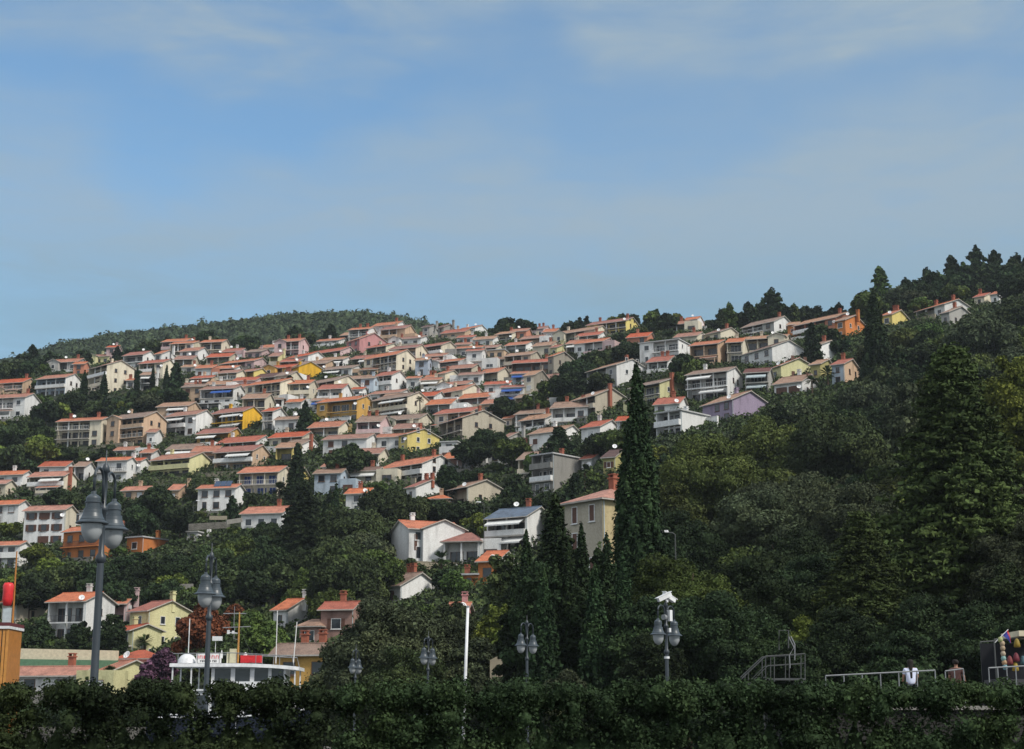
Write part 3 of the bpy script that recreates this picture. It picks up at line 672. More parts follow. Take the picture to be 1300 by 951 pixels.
# lower rows
H(30, 80, 96, 647, 692, 'cream', 'W', 's', front='white', lm='white house with brown shutters')
H(88, 104, 114, 648, 668, 'white', 'B', 'r')
H(-10, 22, 31, 640, 667, 'white', 'W', '')
H(-10, 22, 29, 692, 722, 'white', 'B', '')
H(80, 126, 129, 672, 712, 'orange', 'B', 'r')
H(161, 180, 216, 682, 703, 'orange', 'W', 'f', lm='orange flat-roofed house')
H(148, 153, 179, 670, 685, 'cream', 'W', 'k')
H(238, 250, 254, 678, 687, 'white', 'W', 'f')
H(2, 18, 60, 764, 795, 'beige', 'W', '', lm='beige gable behind the left boat')
H(60, 105, 145, 763, 816, 'white', 'B', 'rk', lm='white house with pergola terraces')
H(130, 158, 173, 766, 798, 'palepink', 'L', 'k')
H(164, 186, 243, 775, 826, 'paleyellow', 'W', '2k', 'red', lm='pale yellow four-window gable')
H(141, 166, 168, 800, 838, 'paleyellow', 'B', '', 'red')
H(150, 185, 197, 836, 866, 'palepink', 'W', 'h', 'red')
H(15, 100, 118, 857, 884, 'paleyellow', 'W', 'c', 'orange', front='white')
H(118, 146, 150, 850, 876, 'paleyellow', 'W', 'n', 'orange')
H(352, 363, 401, 774, 798, 'white', 'W', 'k', 'orange')
H(380, 405, 411, 795, 820, 'brick', 'W', 'h', 'tan')
H(407, 446, 460, 773, 812, 'brick', 'W', 's', 'red', lm='brick-pink house behind the grey-green tree')
H(346, 424, 430, 830, 868, 'ochre', 'W', 'C', 'tan', lab='ochre house with pale ridged tile roof and brick chimneys beside the passenger boat')
H(327, 344, 356, 760, 774, 'cream', 'W', 'd')
H(283, 290, 303, 742, 755, 'white', 'W', 'd')
H(478, 508, 559, 743, 768, 'white', 'W', 'Cn', 'tan')
H(584, 592, 607, 776, 792, 'pink', 'W', 'd', Dm=4)
H(585, 606, 609, 730, 746, 'orange', 'W', 'fn')
H(607, 630, 656, 712, 742, 'white', 'W', 'f' if False else 'd', 'orange', front='orange')
ch = H(519, 586, 586, 674, 712, 'white', 'W', 'kn', 'orange', lm='large white cross-gabled house', psi=-24, Dm=8.5)
W_, D_, H_ = HOUSES[-1]['W'], HOUSES[-1]['D'], HOUSES[-1]['H']
xa, xb, pj = W_/2 - 7.2, W_/2 + .2, .9; xm = (xa + xb)/2; yf = -D_/2; pk = H_ + (xb - xa)/2*.40
g = MB(); prf = [(xa, -4), (xb, -4), (xb, H_), (xm, pk), (xa, H_)]
g.add([(x, yf - pj, z) for x, z in prf] + [(x, .3, z) for x, z in prf], [(0, 1, 2, 3, 4), (9, 8, 7, 6, 5)] + [(i + 5, (i + 1) % 5 + 5, (i + 1) % 5, i) for i in range(5)]).build('cross_gable', PL['white'], ch)
g = MB()
for s_ in (-1, 1):
    xe = xm + s_*((xb - xa)/2 + .5); ze = H_ - .5*.40 + .02
    v = [(xe, yf - pj - .4, ze), (xm, yf - pj - .4, pk + .02), (xm, .3, pk + .02), (xe, .3, ze), (xe, yf - pj - .4, ze + .16), (xm, yf - pj - .4, pk + .18), (xm, .3, pk + .18), (xe, .3, ze + .16)]
    g.add(v, [(4, 5, 6, 7) if s_ < 0 else (7, 6, 5, 4)], 0); g.add(v, [(0, 1, 2, 3), (0, 4, 5, 1), (3, 7, 4, 0)], 1)
g.build('cross_gable_roof', [RF['orange'], M_soff], ch)
MB().tube([(xa - .1, yf - .12, H_), (xa - .1, yf - .12, -3)], .06, 6).build('drainpipe', M_awng, ch)
window(ch, -W_/2 + 1.2, yf - .004, H_*.55, .5, 2.6, 'F', M_dframe, M_shut, True)
H(563, 608, 626, 687, 716, 'white', 'B', 'h', 'red', lab='low white house with hipped rust-red roof and balcony left of the slate-roofed house')
H(618, 668, 702, 655, 702, 'white', 'B', 'qa', 'slate', lm='white house with slate-grey roof')
H(717, 766, 828, 633, 735, 'straw', 'W', 'hcN', 'orange', front='beige', lm='old plaster house by the cypress', Y=150, psi=52)

# more small houses packed into the dense upper town
tries = nf = 0
while nf < 58 and tries < 9000:
    tries += 1; rx = rnd.uniform(225, 760); ry = rnd.uniform(430, 530) if rnd.random() < .75 else rnd.uniform(520, 600)
    if (rx > 700 and ry > 450) or (rx < 430 and ry < 452): continue
    P = hit(rx, ry)
    if P.y > 600 or P.y < 330: continue
    if any((P.x - b[5][0])**2 + (P.y + 4 - b[5][1])**2 < (b[6] + 3.0)**2 for b in BOX): continue
    w_ = rnd.uniform(8, 13) * F / P.y; xs_ = rx + w_ * .2; hh = rnd.choice([3.0, 5.2, 5.6]) * F / P.y
    bx = (rx - w_/2, ry - hh - 5, rx + w_/2, ry)
    if any(hq['lm'] and hq['Y'] > P.y and (lambda b: max(0, min(b[2], bx[2]) - max(b[0], bx[0])) * max(0, min(b[3], bx[3]) - max(b[1], bx[1])) > .06 * (b[2] - b[0]) * (b[3] - b[1]))(bq) for hq, bq in zip(HOUSES, BOX)): continue
    if any(b[4] > P.y and max(0, min(b[2], bx[2]) - max(b[0], bx[0])) * max(0, min(b[3], bx[3]) - max(b[1], bx[1])) > .38 * (b[2] - b[0]) * (b[3] - b[1]) for b in BOX): continue
    H(rx - w_/2, xs_, rx + w_/2, ry - hh, ry, rnd.choice(['white', 'white', 'cream', 'palepink', 'beige', 'peach', 'cream']), rnd.choice(['W', 'L', 'B', 'L']), rnd.choice(['', 'k', 'c', 'q', 'C', 'a', 'd']), rnd.choice(['orange', 'orange', 'red', 'tan', 'tan'])); nf += 1
print('filler houses', nf)
# ------------------------------------------------------------------ trees
def leafm(name, c, hue=.03):
    def f(m, t, b):
        gm = t.nodes.new('ShaderNodeNewGeometry'); n = tnoise(t, .55, 3); oi = t.nodes.new('ShaderNodeObjectInfo')
        a = ramp(t, n, [(.3, tuple(v * .55 for v in c)), (.5, c), (.7, (c[0] * 1.7, c[1] * 1.5, c[2] * 1.25))])
        hs = t.nodes.new('ShaderNodeHueSaturation'); t.links.new(a, hs.inputs['Color'])
        mr = t.nodes.new('ShaderNodeMapRange'); t.links.new(gm.outputs['Random Per Island'], mr.inputs[0]); mr.inputs[3].default_value = .55; mr.inputs[4].default_value = 1.5
        mr2 = t.nodes.new('ShaderNodeMapRange'); t.links.new(oi.outputs['Random'], mr2.inputs[0]); mr2.inputs[3].default_value = .72; mr2.inputs[4].default_value = 1.25
        mu = t.nodes.new('ShaderNodeMath'); mu.operation = 'MULTIPLY'; t.links.new(mr.outputs[0], mu.inputs[0]); t.links.new(mr2.outputs[0], mu.inputs[1])
        t.links.new(mu.outputs[0], hs.inputs['Value'])
        mr3 = t.nodes.new('ShaderNodeMapRange'); t.links.new(oi.outputs['Random'], mr3.inputs[0]); mr3.inputs[3].default_value = .494 - hue * .5; mr3.inputs[4].default_value = .508
        t.links.new(mr3.outputs[0], hs.inputs['Hue']); t.links.new(hs.outputs[0], b.inputs['Base Color'])
        b.inputs['Roughness'].default_value = .8; b.inputs['Specular IOR Level'].default_value = .10
    return mat('leaves_' + name, f)
LF = dict(dark=leafm('dark', (.022, .038, .016)), oak=leafm('oak', (.040, .060, .024)), olive=leafm('olive', (.052, .068, .036)), green=leafm('green', (.058, .094, .025)),
          bright=leafm('bright', (.095, .130, .026)), yellow=leafm('yellow', (.062, .084, .024)), cypress=leafm('cypress', (.020, .038, .016)), red=leafm('red', (.12, .042, .022), .015),
          flower=leafm('flower', (.115, .058, .095), .01), cedar=leafm('cedar', (.046, .070, .022)), palm=leafm('palm', (.035, .06, .018)), hill=leafm('hill', (.036, .052, .026), .01))
ICO = None
def ico():
    global ICO
    if ICO is None:
        import bmesh
        bm = bmesh.new(); bmesh.ops.create_icosphere(bm, subdivisions=1, radius=1)
        ICO = (np.array([v.co[:] for v in bm.verts]), np.array([[v.index for v in f.verts] for f in bm.faces])); bm.free()
    return ICO
def leaves(C, Nrm, size, rg, bend=.35):
    """one bent leaf-clump quad per centre, turned roughly along its normal"""
    n = len(C); a = rg.normal(size=(n, 3)); Nn = Nrm + rg.normal(size=(n, 3)) * .75
    Nn /= np.linalg.norm(Nn, axis=1)[:, None] + 1e-9
    e1 = np.cross(Nn, a); e1 /= np.linalg.norm(e1, axis=1)[:, None] + 1e-9; e2 = np.cross(Nn, e1)
    s = (size * np.clip(rg.lognormal(-.15, .36, n), .35, 1.75))[:, None]; k = rg.uniform(.45, .8, n)[:, None]
    P = np.stack([C - e1 * s, C - e2 * s * k + Nn * s * bend, C + e1 * s, C + e2 * s * k + Nn * s * bend * .5], 1)
    return P.reshape(-1, 3)
def crownmesh(name, clumps, nleaf, size, seed, core=.8, up=.25):
    """clumps: rows x,y,z,rx,rz ; leaves sit on and around each clump, a rough core stops the see-through"""
    rg = np.random.default_rng(seed); cl = np.array(clumps, float); wgt = cl[:, 3] * cl[:, 3]; wgt /= wgt.sum()
    idx = rg.choice(len(cl), nleaf, p=wgt); d = rg.normal(size=(nleaf, 3)); d /= np.linalg.norm(d, axis=1)[:, None]
    rr = (rg.uniform(.74, 1.14, nleaf) + (rg.random(nleaf) < .06) * rg.uniform(0, .35, nleaf))[:, None]; c = cl[idx]
    off = d * np.stack([c[:, 3], c[:, 3], c[:, 4]], 1) * rr
    V = leaves(c[:, :3] + off, d + np.array([0, 0, up]), size, rg); nq = nleaf
    Fq = np.arange(nq * 4).reshape(-1, 4)
    Fa = np.concatenate([Fq[:, [0, 1, 2]], Fq[:, [0, 2, 3]]])
    if core:
        iv, if_ = ico(); vs, fs = [], []; base = len(V)
        for r in cl:
            vs.append(iv * np.array([r[3], r[3], r[4]]) * core * rg.uniform(.8, 1.1, (len(iv), 1)) + r[:3]); fs.append(if_ + base); base += len(iv)
        V = np.concatenate([V] + vs); Fa = np.concatenate([Fa] + fs)
    me = bpy.data.meshes.new(name); npmesh(me, V, Fa); me.materials.append(LF['dark']); return me
def clumps_round(n, rx, rz, rg, cr=.34, zc=0.0, flat=.8):
    out = []
    for i in range(n):
        d = rg.normal(size=3); d /= np.linalg.norm(d); d[2] = d[2] if d[2] > -.35 else -d[2] * .6
        k = rg.uniform(.45, .92); r = rx * cr * rg.uniform(.6, 1.25)
        out.append((d[0] * rx * k, d[1] * rx * k, zc + d[2] * rz * k, r, r * flat))
    out.append((0, 0, zc, rx * .6, rz * .6)); return out
# crowns are 1 unit half-width and 2*aspect tall on z=0, built per aspect so that leaves are never stretched
RELS = [.017, .024, .036, .055, .085, .14]
ASPS = [.6, .8, 1.0, 1.3, 1.7, 2.3, 3.2, 4.6, 6.5]
CR = {}
def crown(kind, rel, asp, var):
    k = (kind, rel, asp, var)
    if k in CR: return CR[k]
    seed = (sum(map(ord, kind)) * 31 + int(rel * 1000) * 7 + int(asp * 10) * 13 + var * 101) % 99991; rg = np.random.default_rng(seed)
    q = {.017: 1.6, .024: 1.2, .036: .8, .055: .5, .085: .3, .14: .12}[rel]; H2 = 2 * asp; A_ = asp ** .7
    nl = int(min(125000, 34 * max(1, asp) ** .75 / rel ** 2)); cl = []
    if kind in ('broad', 'bush'):
        n = int((34 + 60 * q) * A_)
        for i in range(n):
            d = rg.normal(size=3); d /= np.linalg.norm(d)
            if d[2] < -.35: d[2] = -d[2] * .6
            k_ = rg.uniform(.45, 1.0) ** .8; r = (.29 - .06 * q) * rg.uniform(.45, 1.4)
            cl.append((d[0] * k_, d[1] * k_, asp * .95 + d[2] * asp * .9 * k_, r, r * .75))
        m = max(1, int(round(asp)))
        for i in range(m): cl.append((0, 0, H2 * (i + .55) / m * .85, .6, .62 * min(1, asp)))
    elif kind == 'pine':
        for i in range(int((48 + 50 * q) * A_)):
            a = rg.uniform(0, 6.28); t = rg.uniform(.06, 1.0); r0 = (1.05 - t ** 1.8 * .9) * rg.uniform(.2, 1.0) * min(1, .7 + t * 1.3)
            r = rg.uniform(.09, .21) * (1.2 - .55 * t); cl.append((r0 * math.cos(a), r0 * math.sin(a), t * H2 * .93, r, r * .6))
        for i in range(6): cl.append((0, 0, H2 * (.12 + .15 * i), .5 - .075 * i, .2 * H2 / 2 + .1))
    elif kind == 'cypress':
        n = int((90 + 130 * q) * A_ * .8)
        prof = lambda t: (math.sin(min(1, (t + .03) / .38) * 1.57) ** .6) * (1 - max(0, t - .22) / .78) ** .68
        for i in range(n):
            t = (i + .5) / n; w_ = prof(t); a = rg.uniform(0, 6.28); k_ = w_ * rg.uniform(.5, .9); r = max(.045, w_ * rg.uniform(.12, .25))
            cl.append((k_ * math.cos(a), k_ * math.sin(a), t * H2, r, r * 2.2 + .05))
        m = int(8 * asp) + 4
        for i in range(m): t = i / m * .96; cl.append((0, 0, t * H2, max(.04, .74 * prof(t)), H2 / m * .9))
    elif kind == 'conifer':
        n = int((10 + 6 * q) * max(1, asp) ** .8 * 1.4)
        for i in range(n):
            t = .05 + (i / n) ** .95 * .93; R0 = (1 - t) ** .75 * min(1, .6 + t * 4) + .04; m = max(3, int((8 + 7 * q) * R0 + 2)); ph = rg.uniform(0, 6.28)
            for j in range(m):
                a = ph + 6.2832 * j / m + rg.uniform(-.3, .3); L_ = R0 * rg.uniform(.62, 1.15)
                for s_ in (.35, .6, .82, 1.0):
                    r = (.13 + .07 * rg.random()) * (1.2 - .5 * s_) * (.45 + .6 * R0); cl.append((L_ * s_ * math.cos(a), L_ * s_ * math.sin(a), t * H2 + .10 * s_ - .12 * s_ * s_ + rg.uniform(-.03, .03), r, r * .38))
            cl.append((0, 0, t * H2, .3 * R0 + .04, H2 / n * .8))
    core = {'pine': .6, 'conifer': .6, 'cypress': .72}.get(kind, .76)
    me = crownmesh('crown', cl, nl, rel * (1.15 if rel < .03 else 1.35), seed, core, 1.1 if kind == 'cypress' else .3); CR[k] = me; return me
def trunkmesh():
    m = MB(); m.tube([(0, 0, -.9), (.02, 0, -.3), (0, .02, .3), (.02, .01, 1.0)], .085, 8, 0, .03)
    rg = random.Random(5)
    for i in range(5):
        a = i * 1.26 + rg.random(); m.tube([(0, 0, .1 + .12 * i), (.22 * math.cos(a), .22 * math.sin(a), .42 + .12 * i), (.5 * math.cos(a), .5 * math.sin(a), .75 + .14 * i)], .035, 6, 0, .01)
    o = m.build('trunk', M_bark, None, True); me = o.data; bpy.data.objects.remove(o)
    o = MB().tube([(0, 0, -.9), (.02, 0, -.3), (0, .02, .3), (0, 0, .9)], .085, 8, 0, .02).build('trunk', M_bark, None, True); m2 = o.data; bpy.data.objects.remove(o); return me, m2
TRUNK, TRUNK2 = trunkmesh()
TREES = []
ATTR = {('broad', 'dark'): 'dense dark green broadleaf tree', ('broad', 'oak'): 'dull green rounded evergreen tree', ('broad', 'olive'): 'grey-green leafy tree', ('broad', 'green'): 'mid green leafy tree', ('broad', 'bright'): 'bright green leafy tree',
        ('broad', 'yellow'): 'yellowish green spreading tree', ('broad', 'red'): 'reddish brown leafy tree', ('bush', 'dark'): 'small dark rounded tree', ('bush', 'green'): 'small green rounded tree', ('bush', 'bright'): 'small bright green tree',
        ('bush', 'olive'): 'small grey-green tree', ('bush', 'oak'): 'small dull green tree', ('bush', 'flower'): 'pink flowering bush', ('bush', 'red'): 'small russet tree', ('pine', 'dark'): 'dark ragged pine', ('pine', 'oak'): 'dull green pine',
        ('pine', 'green'): 'mid green pine', ('cypress', 'cypress'): 'slim dark cypress', ('conifer', 'cypress'): 'dark tiered conifer', ('conifer', 'cedar'): 'large green tiered conifer', ('conifer', 'dark'): 'dark layered cedar', ('palm', 'palm'): 'fan palm',
        ('bush', 'yellow'): 'small yellowish tree'}
NAME = {'broad': 'broadleaf_tree', 'bush': 'small_tree', 'pine': 'pine_tree', 'cypress': 'cypress_tree', 'conifer': 'conifer_tree', 'palm': 'palm_tree'}
def tree3(kind, col, X, Y, wdt, hgt, z=None, lab=None, cat='tree', lv=None):
    z = zt(X, Y) if z is None else z
    hwp = wdt * F / Y / 2; rel = min(RELS, key=lambda r: abs(math.log(r * hwp / 1.55)))
    root = empty(NAME[kind], (X, Y, z - .1), rnd.uniform(0, 6.28)); root['category'] = cat
    low = {'broad': .14, 'bush': .05, 'pine': .18, 'cypress': .03, 'conifer': .05}[kind]
    zb = hgt * low; ch = hgt - zb; asp = min(ASPS, key=lambda a: abs(math.log(a / (ch / wdt)))); slim = kind in ('cypress', 'conifer') or asp > 1.5
    t = link(bpy.data.objects.new('trunk', TRUNK2 if slim else TRUNK), root); ts = min(wdt * .36, hgt * .3) if not slim else max(.8, hgt * .14); t.scale = (ts, ts, hgt * .42); t.location = (0, 0, hgt * .3)
    c = link(bpy.data.objects.new('crown', crown(kind, rel, asp, rnd.randrange(2 if rel < .03 else 3))), root); c.scale = (wdt / 2, wdt / 2, ch / 2 / asp); c.location = (0, 0, zb)
    c.material_slots[0].link = 'OBJECT'; c.material_slots[0].material = LF[col]
    px = proj((X, Y, z + hgt * .6)); TREES.append(dict(o=root, x=px[0], y=px[1], attr=ATTR[(kind, col)], lab=lab, Y=Y, kind=kind)); return root
def tree(kind, col, x, ytop, wpx, Y, lab=None, cat='tree', lv=None, ybase=None):
    if ybase is not None: P = hit(x, ybase); Y = P.y
    u, v = ray(x, ytop); X = u * Y; zb = zt(X, Y)
    # top of the tree lies on the ray
    h = max(1.2, CAMZ + v * Y - zb); return tree3(kind, col, X, Y, wpx * Y / F, h, None, lab, cat, lv)
T = tree
# near trees right of centre
T('cypress', 'cypress', 808, 464, 98, 112, 'tall dark cypress towering beside the old plaster house, rising above the hillside')
T('cypress', 'cypress', 704, 626, 104, 104, 'broad dark cypress in front of the old plaster house, leftmost of its clump')
T('cypress', 'cypress', 668, 672, 52, 107); T('cypress', 'cypress', 738, 664, 60, 102); T('cypress', 'cypress', 770, 676, 60, 103); T('cypress', 'cypress', 722, 690, 50, 99)
T('broad', 'dark', 690, 700, 90, 100); T('broad', 'dark', 740, 715, 90, 100); T('broad', 'dark', 780, 735, 70, 100); T('broad', 'dark', 660, 745, 60, 102); T('pine', 'dark', 722, 668, 70, 106); T('pine', 'dark', 760, 684, 60, 106); T('cypress', 'cypress', 690, 720, 60, 97); T('cypress', 'cypress', 755, 715, 60, 97); T('cypress', 'cypress', 655, 705, 44, 110); T('cypress', 'cypress', 790, 700, 50, 99)
T('broad', 'yellow', 905, 548, 165, 185, 'wide yellow-green tree below the purple house, right of the tall cypress')
T('broad', 'yellow', 985, 525, 120, 222); T('broad', 'yellow', 850, 600, 90, 170); T('broad', 'dark', 870, 640, 110, 150)
T('broad', 'olive', 1020, 590, 170, 165, 'large grey-green tree in the middle of the right-hand wood'); T('broad', 'olive', 960, 610, 120, 160); T('broad', 'oak', 1060, 520, 140, 215); T('broad', 'olive', 1085, 600, 120, 150)
T('broad', 'green', 868, 690, 170, 102, 'rounded green tree behind the lamp with cameras'); T('broad', 'dark', 945, 680, 130, 106); T('broad', 'dark', 810, 745, 90, 97); T('broad', 'dark', 905, 735, 140, 95)
T('broad', 'dark', 990, 720, 140, 104); T('broad', 'dark', 1000, 660, 120, 130); T('broad', 'dark', 1040, 680, 110, 120); T('broad', 'dark', 950, 765, 120, 94); T('broad', 'dark', 830, 790, 80, 92)
T('conifer', 'cedar', 1205, 425, 300, 104, 'huge green tiered conifer filling the right of the photo')
T('conifer', 'cedar', 1090, 640, 190, 98, 'broad low-boughed green conifer left of the huge conifer'); T('broad', 'dark', 1085, 760, 130, 92); T('broad', 'dark', 1180, 745, 150, 90); T('broad', 'dark', 1240, 755, 130, 88)
T('broad', 'olive', 1290, 630, 130, 98); T('broad', 'dark', 1275, 700, 100, 90); T('broad', 'bright', 1282, 420, 90, 150); T('broad', 'olive', 1170, 470, 100, 190); T('broad', 'olive', 1245, 395, 90, 300)
T('broad', 'dark', 1040, 790, 110, 92); T('broad', 'dark', 1140, 790, 90, 86); T('broad', 'dark', 1010, 800, 80, 90); T('broad', 'dark', 1290, 760, 70, 84)
T('cypress', 'cypress', 1108, 366, 46, 300, 'dark cypress standing above the wood right of the long salmon house')
T('conifer', 'cypress', 1030, 408, 30, 372, 'dark pointed conifer between two white gables'); T('broad', 'oak', 1045, 413, 40, 395); T('bush', 'dark', 1065, 430, 26, 380)
for a in [(1010, 768, 120, 96), (1070, 700, 80, 100)]: T('bush', 'bright', *a)
T('broad', 'olive', 500, 750, 150, 118, 'big grey-green tree behind the two smaller double lamps'); T('broad', 'olive', 560, 762, 110, 122); T('broad', 'olive', 445, 790, 90, 124); T('broad', 'olive', 600, 800, 80, 118)
T('broad', 'oak', 520, 810, 110, 113); T('bush', 'olive', 440, 820, 60, 116); T('broad', 'olive', 595, 850, 70, 114); T('bush', 'olive', 480, 850, 80, 114); T('bush', 'bright', 632, 752, 40, 150); T('bush', 'bright', 610, 768, 36, 150)
T('bush', 'green', 575, 845, 50, 113); T('bush', 'olive', 715, 846, 60, 94); T('bush', 'olive', 640, 850, 60, 113); T('bush', 'dark', 680, 800, 60, 100)
T('bush', 'bright', 650, 775, 40, 140); T('broad', 'oak', 640, 690, 44, 160)
# lower centre wood
for a in [('oak', 455, 640, 90), ('oak', 500, 622, 90, 690), ('dark', 545, 636, 80, 676), ('olive', 460, 672, 74), ('oak', 430, 678, 80), ('dark', 395, 690, 70), ('green', 470, 694, 80), ('oak', 440, 700, 90), ('dark', 590, 636, 60, 676), ('bright', 612, 650, 46, 690), ('bright', 626, 662, 34, 696),
          ('dark', 340, 690, 70), ('green', 300, 680, 60), ('oak', 270, 690, 70), ('dark', 230, 700, 70), ('dark', 190, 708, 70), ('dark', 130, 715, 60), ('oak', 80, 712, 60), ('dark', 40, 728, 60), ('oak', 360, 712, 60), ('dark', 210, 735, 60), ('dark', 155, 735, 56), ('bright', 420, 734, 50),
          ('green', 385, 742, 40), ('dark', 325, 722, 60), ('oak', 285, 712, 60)]:
    hh = 9 if a[3] > 60 else 6.5
    yb = a[4] if len(a) > 4 else a[2] + a[3] * 1.0; T('broad', a[0], a[1], a[2], a[3], 0, ybase=yb)
T('conifer', 'dark', 385, 608, 80, 0, 'tall dark layered conifer left of the centre wood', ybase=740); T('conifer', 'dark', 368, 655, 60, 0, ybase=742)
T('cypress', 'cypress', 419, 620, 15, 0, ybase=668); T('cypress', 'cypress', 427, 612, 15, 0, ybase=670); T('cypress', 'cypress', 412, 634, 12, 0, ybase=668)
T('conifer', 'dark', 710, 540, 62, 0, 'dark spreading cedar in front of the white house with green shutters', ybase=600); T('conifer', 'dark', 655, 600, 64, 0, ybase=660); T('conifer', 'cypress', 730, 600, 44, 0, ybase=665)
T('conifer', 'cypress', 224, 459, 26, 0, ybase=505); T('cypress', 'cypress', 108, 470, 13, 0, ybase=508); T('cypress', 'cypress', 133, 472, 13, 0, ybase=508); T('cypress', 'cypress', 195, 462, 9, 0, ybase=500); T('cypress', 'cypress', 175, 464, 9, 0, ybase=500); T('cypress', 'cypress', 212, 462, 9, 0, ybase=500)
T('conifer', 'cypress', 388, 508, 24, 0, ybase=552); T('conifer', 'cypress', 368, 476, 26, 0, ybase=508); T('conifer', 'dark', 378, 560, 30, 0, ybase=640)
T('broad', 'dark', 340, 660, 30, 0, ybase=700); T('conifer', 'cypress', 295, 628, 22, 0, ybase=662)
# reddish and green trees at the foot
T('broad', 'red', 258, 762, 60, 196, 'reddish brown tree right of the pale yellow house'); T('bush', 'red', 300, 765, 50, 205); T('broad', 'green', 318, 772, 60, 198); T('broad', 'green', 345, 790, 60, 188); T('broad', 'oak', 285, 800, 60, 186); T('broad', 'dark', 365, 800, 40, 200)
T('bush', 'flower', 208, 818, 34, 190, 'pink bougainvillea bush at the foot of the pale yellow house', 'bush'); T('bush', 'flower', 187, 838, 26, 187, 'purple bougainvillea by the pink house near the boat', 'bush'); T('bush', 'flower', 112, 800, 20, 0, ybase=822); T('bush', 'flower', 163, 743, 20, 0, ybase=762)
T('bush', 'dark', 145, 775, 34, 212); T('broad', 'dark', 28, 790, 46, 222); T('bush', 'dark', 50, 785, 40, 226); T('bush', 'green', 70, 810, 40, 216); T('bush', 'dark', 105, 785, 34, 224)
# skyline pines
for a in [(980, 366, 54, 498, 'pine'), (950, 384, 40, 494, 'pine'), (1008, 386, 36, 498, 'pine'), (925, 384, 30, 490, 'pine'), (1028, 390, 26, 500, 'pine'), (968, 380, 40, 504, 'pine'), (914, 392, 18, 485, 'pine'), (1065, 384, 34, 490, 'pine'), (1085, 380, 26, 480, 'pine'),
          (1116, 338, 42, 470, 'pine'), (1150, 352, 42, 470, 'pine'), (1098, 372, 34, 470, 'pine'), (1176, 340, 40, 470, 'pine'), (1207, 324, 42, 470, 'pine'), (1238, 312, 50, 466, 'pine'), (1262, 318, 44, 470, 'pine'), (1290, 322, 44, 466, 'pine'), (1222, 332, 40, 474, 'pine'), (1190, 345, 44, 464, 'pine'),
          (1162, 362, 40, 466, 'pine'), (1134, 368, 40, 466, 'pine'), (1250, 335, 44, 458, 'pine'), (1280, 340, 40, 458, 'pine'), (1310, 318, 46, 466, 'pine'), (1215, 350, 40, 456, 'pine'), (838, 402, 16, 505, 'pine'), (826, 410, 20, 500, 'pine'), (736, 402, 16, 560, 'pine'), (745, 400, 16, 562, 'pine'),
          (573, 414, 8, 600, 'pine'), (42, 438, 34, 575, 'pine'), (25, 450, 34, 570, 'pine'), (8, 458, 30, 570, 'pine'), (60, 452, 24, 570, 'pine'), (275, 432, 24, 598, 'pine'), (270, 440, 22, 590, 'pine'), (305, 428, 22, 610, 'pine'), (150, 440, 20, 590, 'pine'), (228, 440, 14, 590, 'pine')]:
    T(a[4], rnd.choice(['dark', 'dark', 'dark', 'oak', 'green']), a[0], a[1], a[2], a[3])
for x in range(1095, 1330, 9):
    yt = float(np.interp(x, [1095, 1130, 1180, 1240, 1330], [392, 372, 356, 340, 336])); T(rnd.choice(['pine', 'broad']), rnd.choice(['dark', 'dark', 'oak']), x, yt + rnd.uniform(-14, 14), rnd.uniform(32, 46), rnd.uniform(452, 466))
for x in range(908, 1090, 16): T(rnd.choice(['pine', 'broad']), 'dark', x, float(np.interp(x, [908, 980, 1090], [402, 386, 392])) + rnd.uniform(-3, 5), rnd.uniform(22, 34), rnd.uniform(496, 506))
# slope trees behind houses, hand placed patches (picture column, row of base, width)
for x, yt, yb, w_, c in [(790, 438, 470, 50, 'dark'), (760, 445, 480, 50, 'oak'), (735, 455, 500, 46, 'dark'), (722, 470, 520, 46, 'dark'), (800, 436, 462, 40, 'dark'), (700, 480, 520, 40, 'green'), (680, 500, 535, 40, 'green'), (640, 505, 540, 40, 'dark'), (870, 450, 480, 34, 'dark'), (890, 455, 486, 30, 'oak'),
                         (760, 470, 505, 30, 'oak'), (620, 545, 590, 50, 'dark'), (650, 555, 600, 50, 'green'), (600, 560, 600, 50, 'dark'), (680, 575, 610, 30, 'green'), (570, 585, 640, 30, 'dark'), (780, 545, 585, 46, 'green'), (760, 550, 590, 40, 'dark'), (810, 530, 560, 30, 'oak'),
                         (90, 500, 530, 36, 'dark'), (60, 510, 545, 40, 'dark'), (40, 530, 575, 46, 'dark'), (15, 535, 580, 46, 'oak'), (50, 555, 600, 40, 'bright'), (20, 565, 605, 40, 'oak'), (150, 505, 532, 40, 'dark'), (185, 500, 530, 40, 'dark'), (220, 490, 522, 40, 'dark'), (120, 510, 535, 30, 'oak'),
                         (130, 620, 660, 50, 'dark'), (100, 625, 665, 46, 'oak'), (200, 615, 680, 54, 'dark'), (230, 640, 690, 44, 'dark'), (178, 640, 690, 40, 'dark'), (75, 620, 650, 36, 'dark'), (440, 500 + 60, 620, 40, 'oak'), (460, 570, 605, 36, 'dark'), (430, 575, 612, 36, 'dark')]:
    T('broad', c, x, yt, w_, 0, ybase=yb)
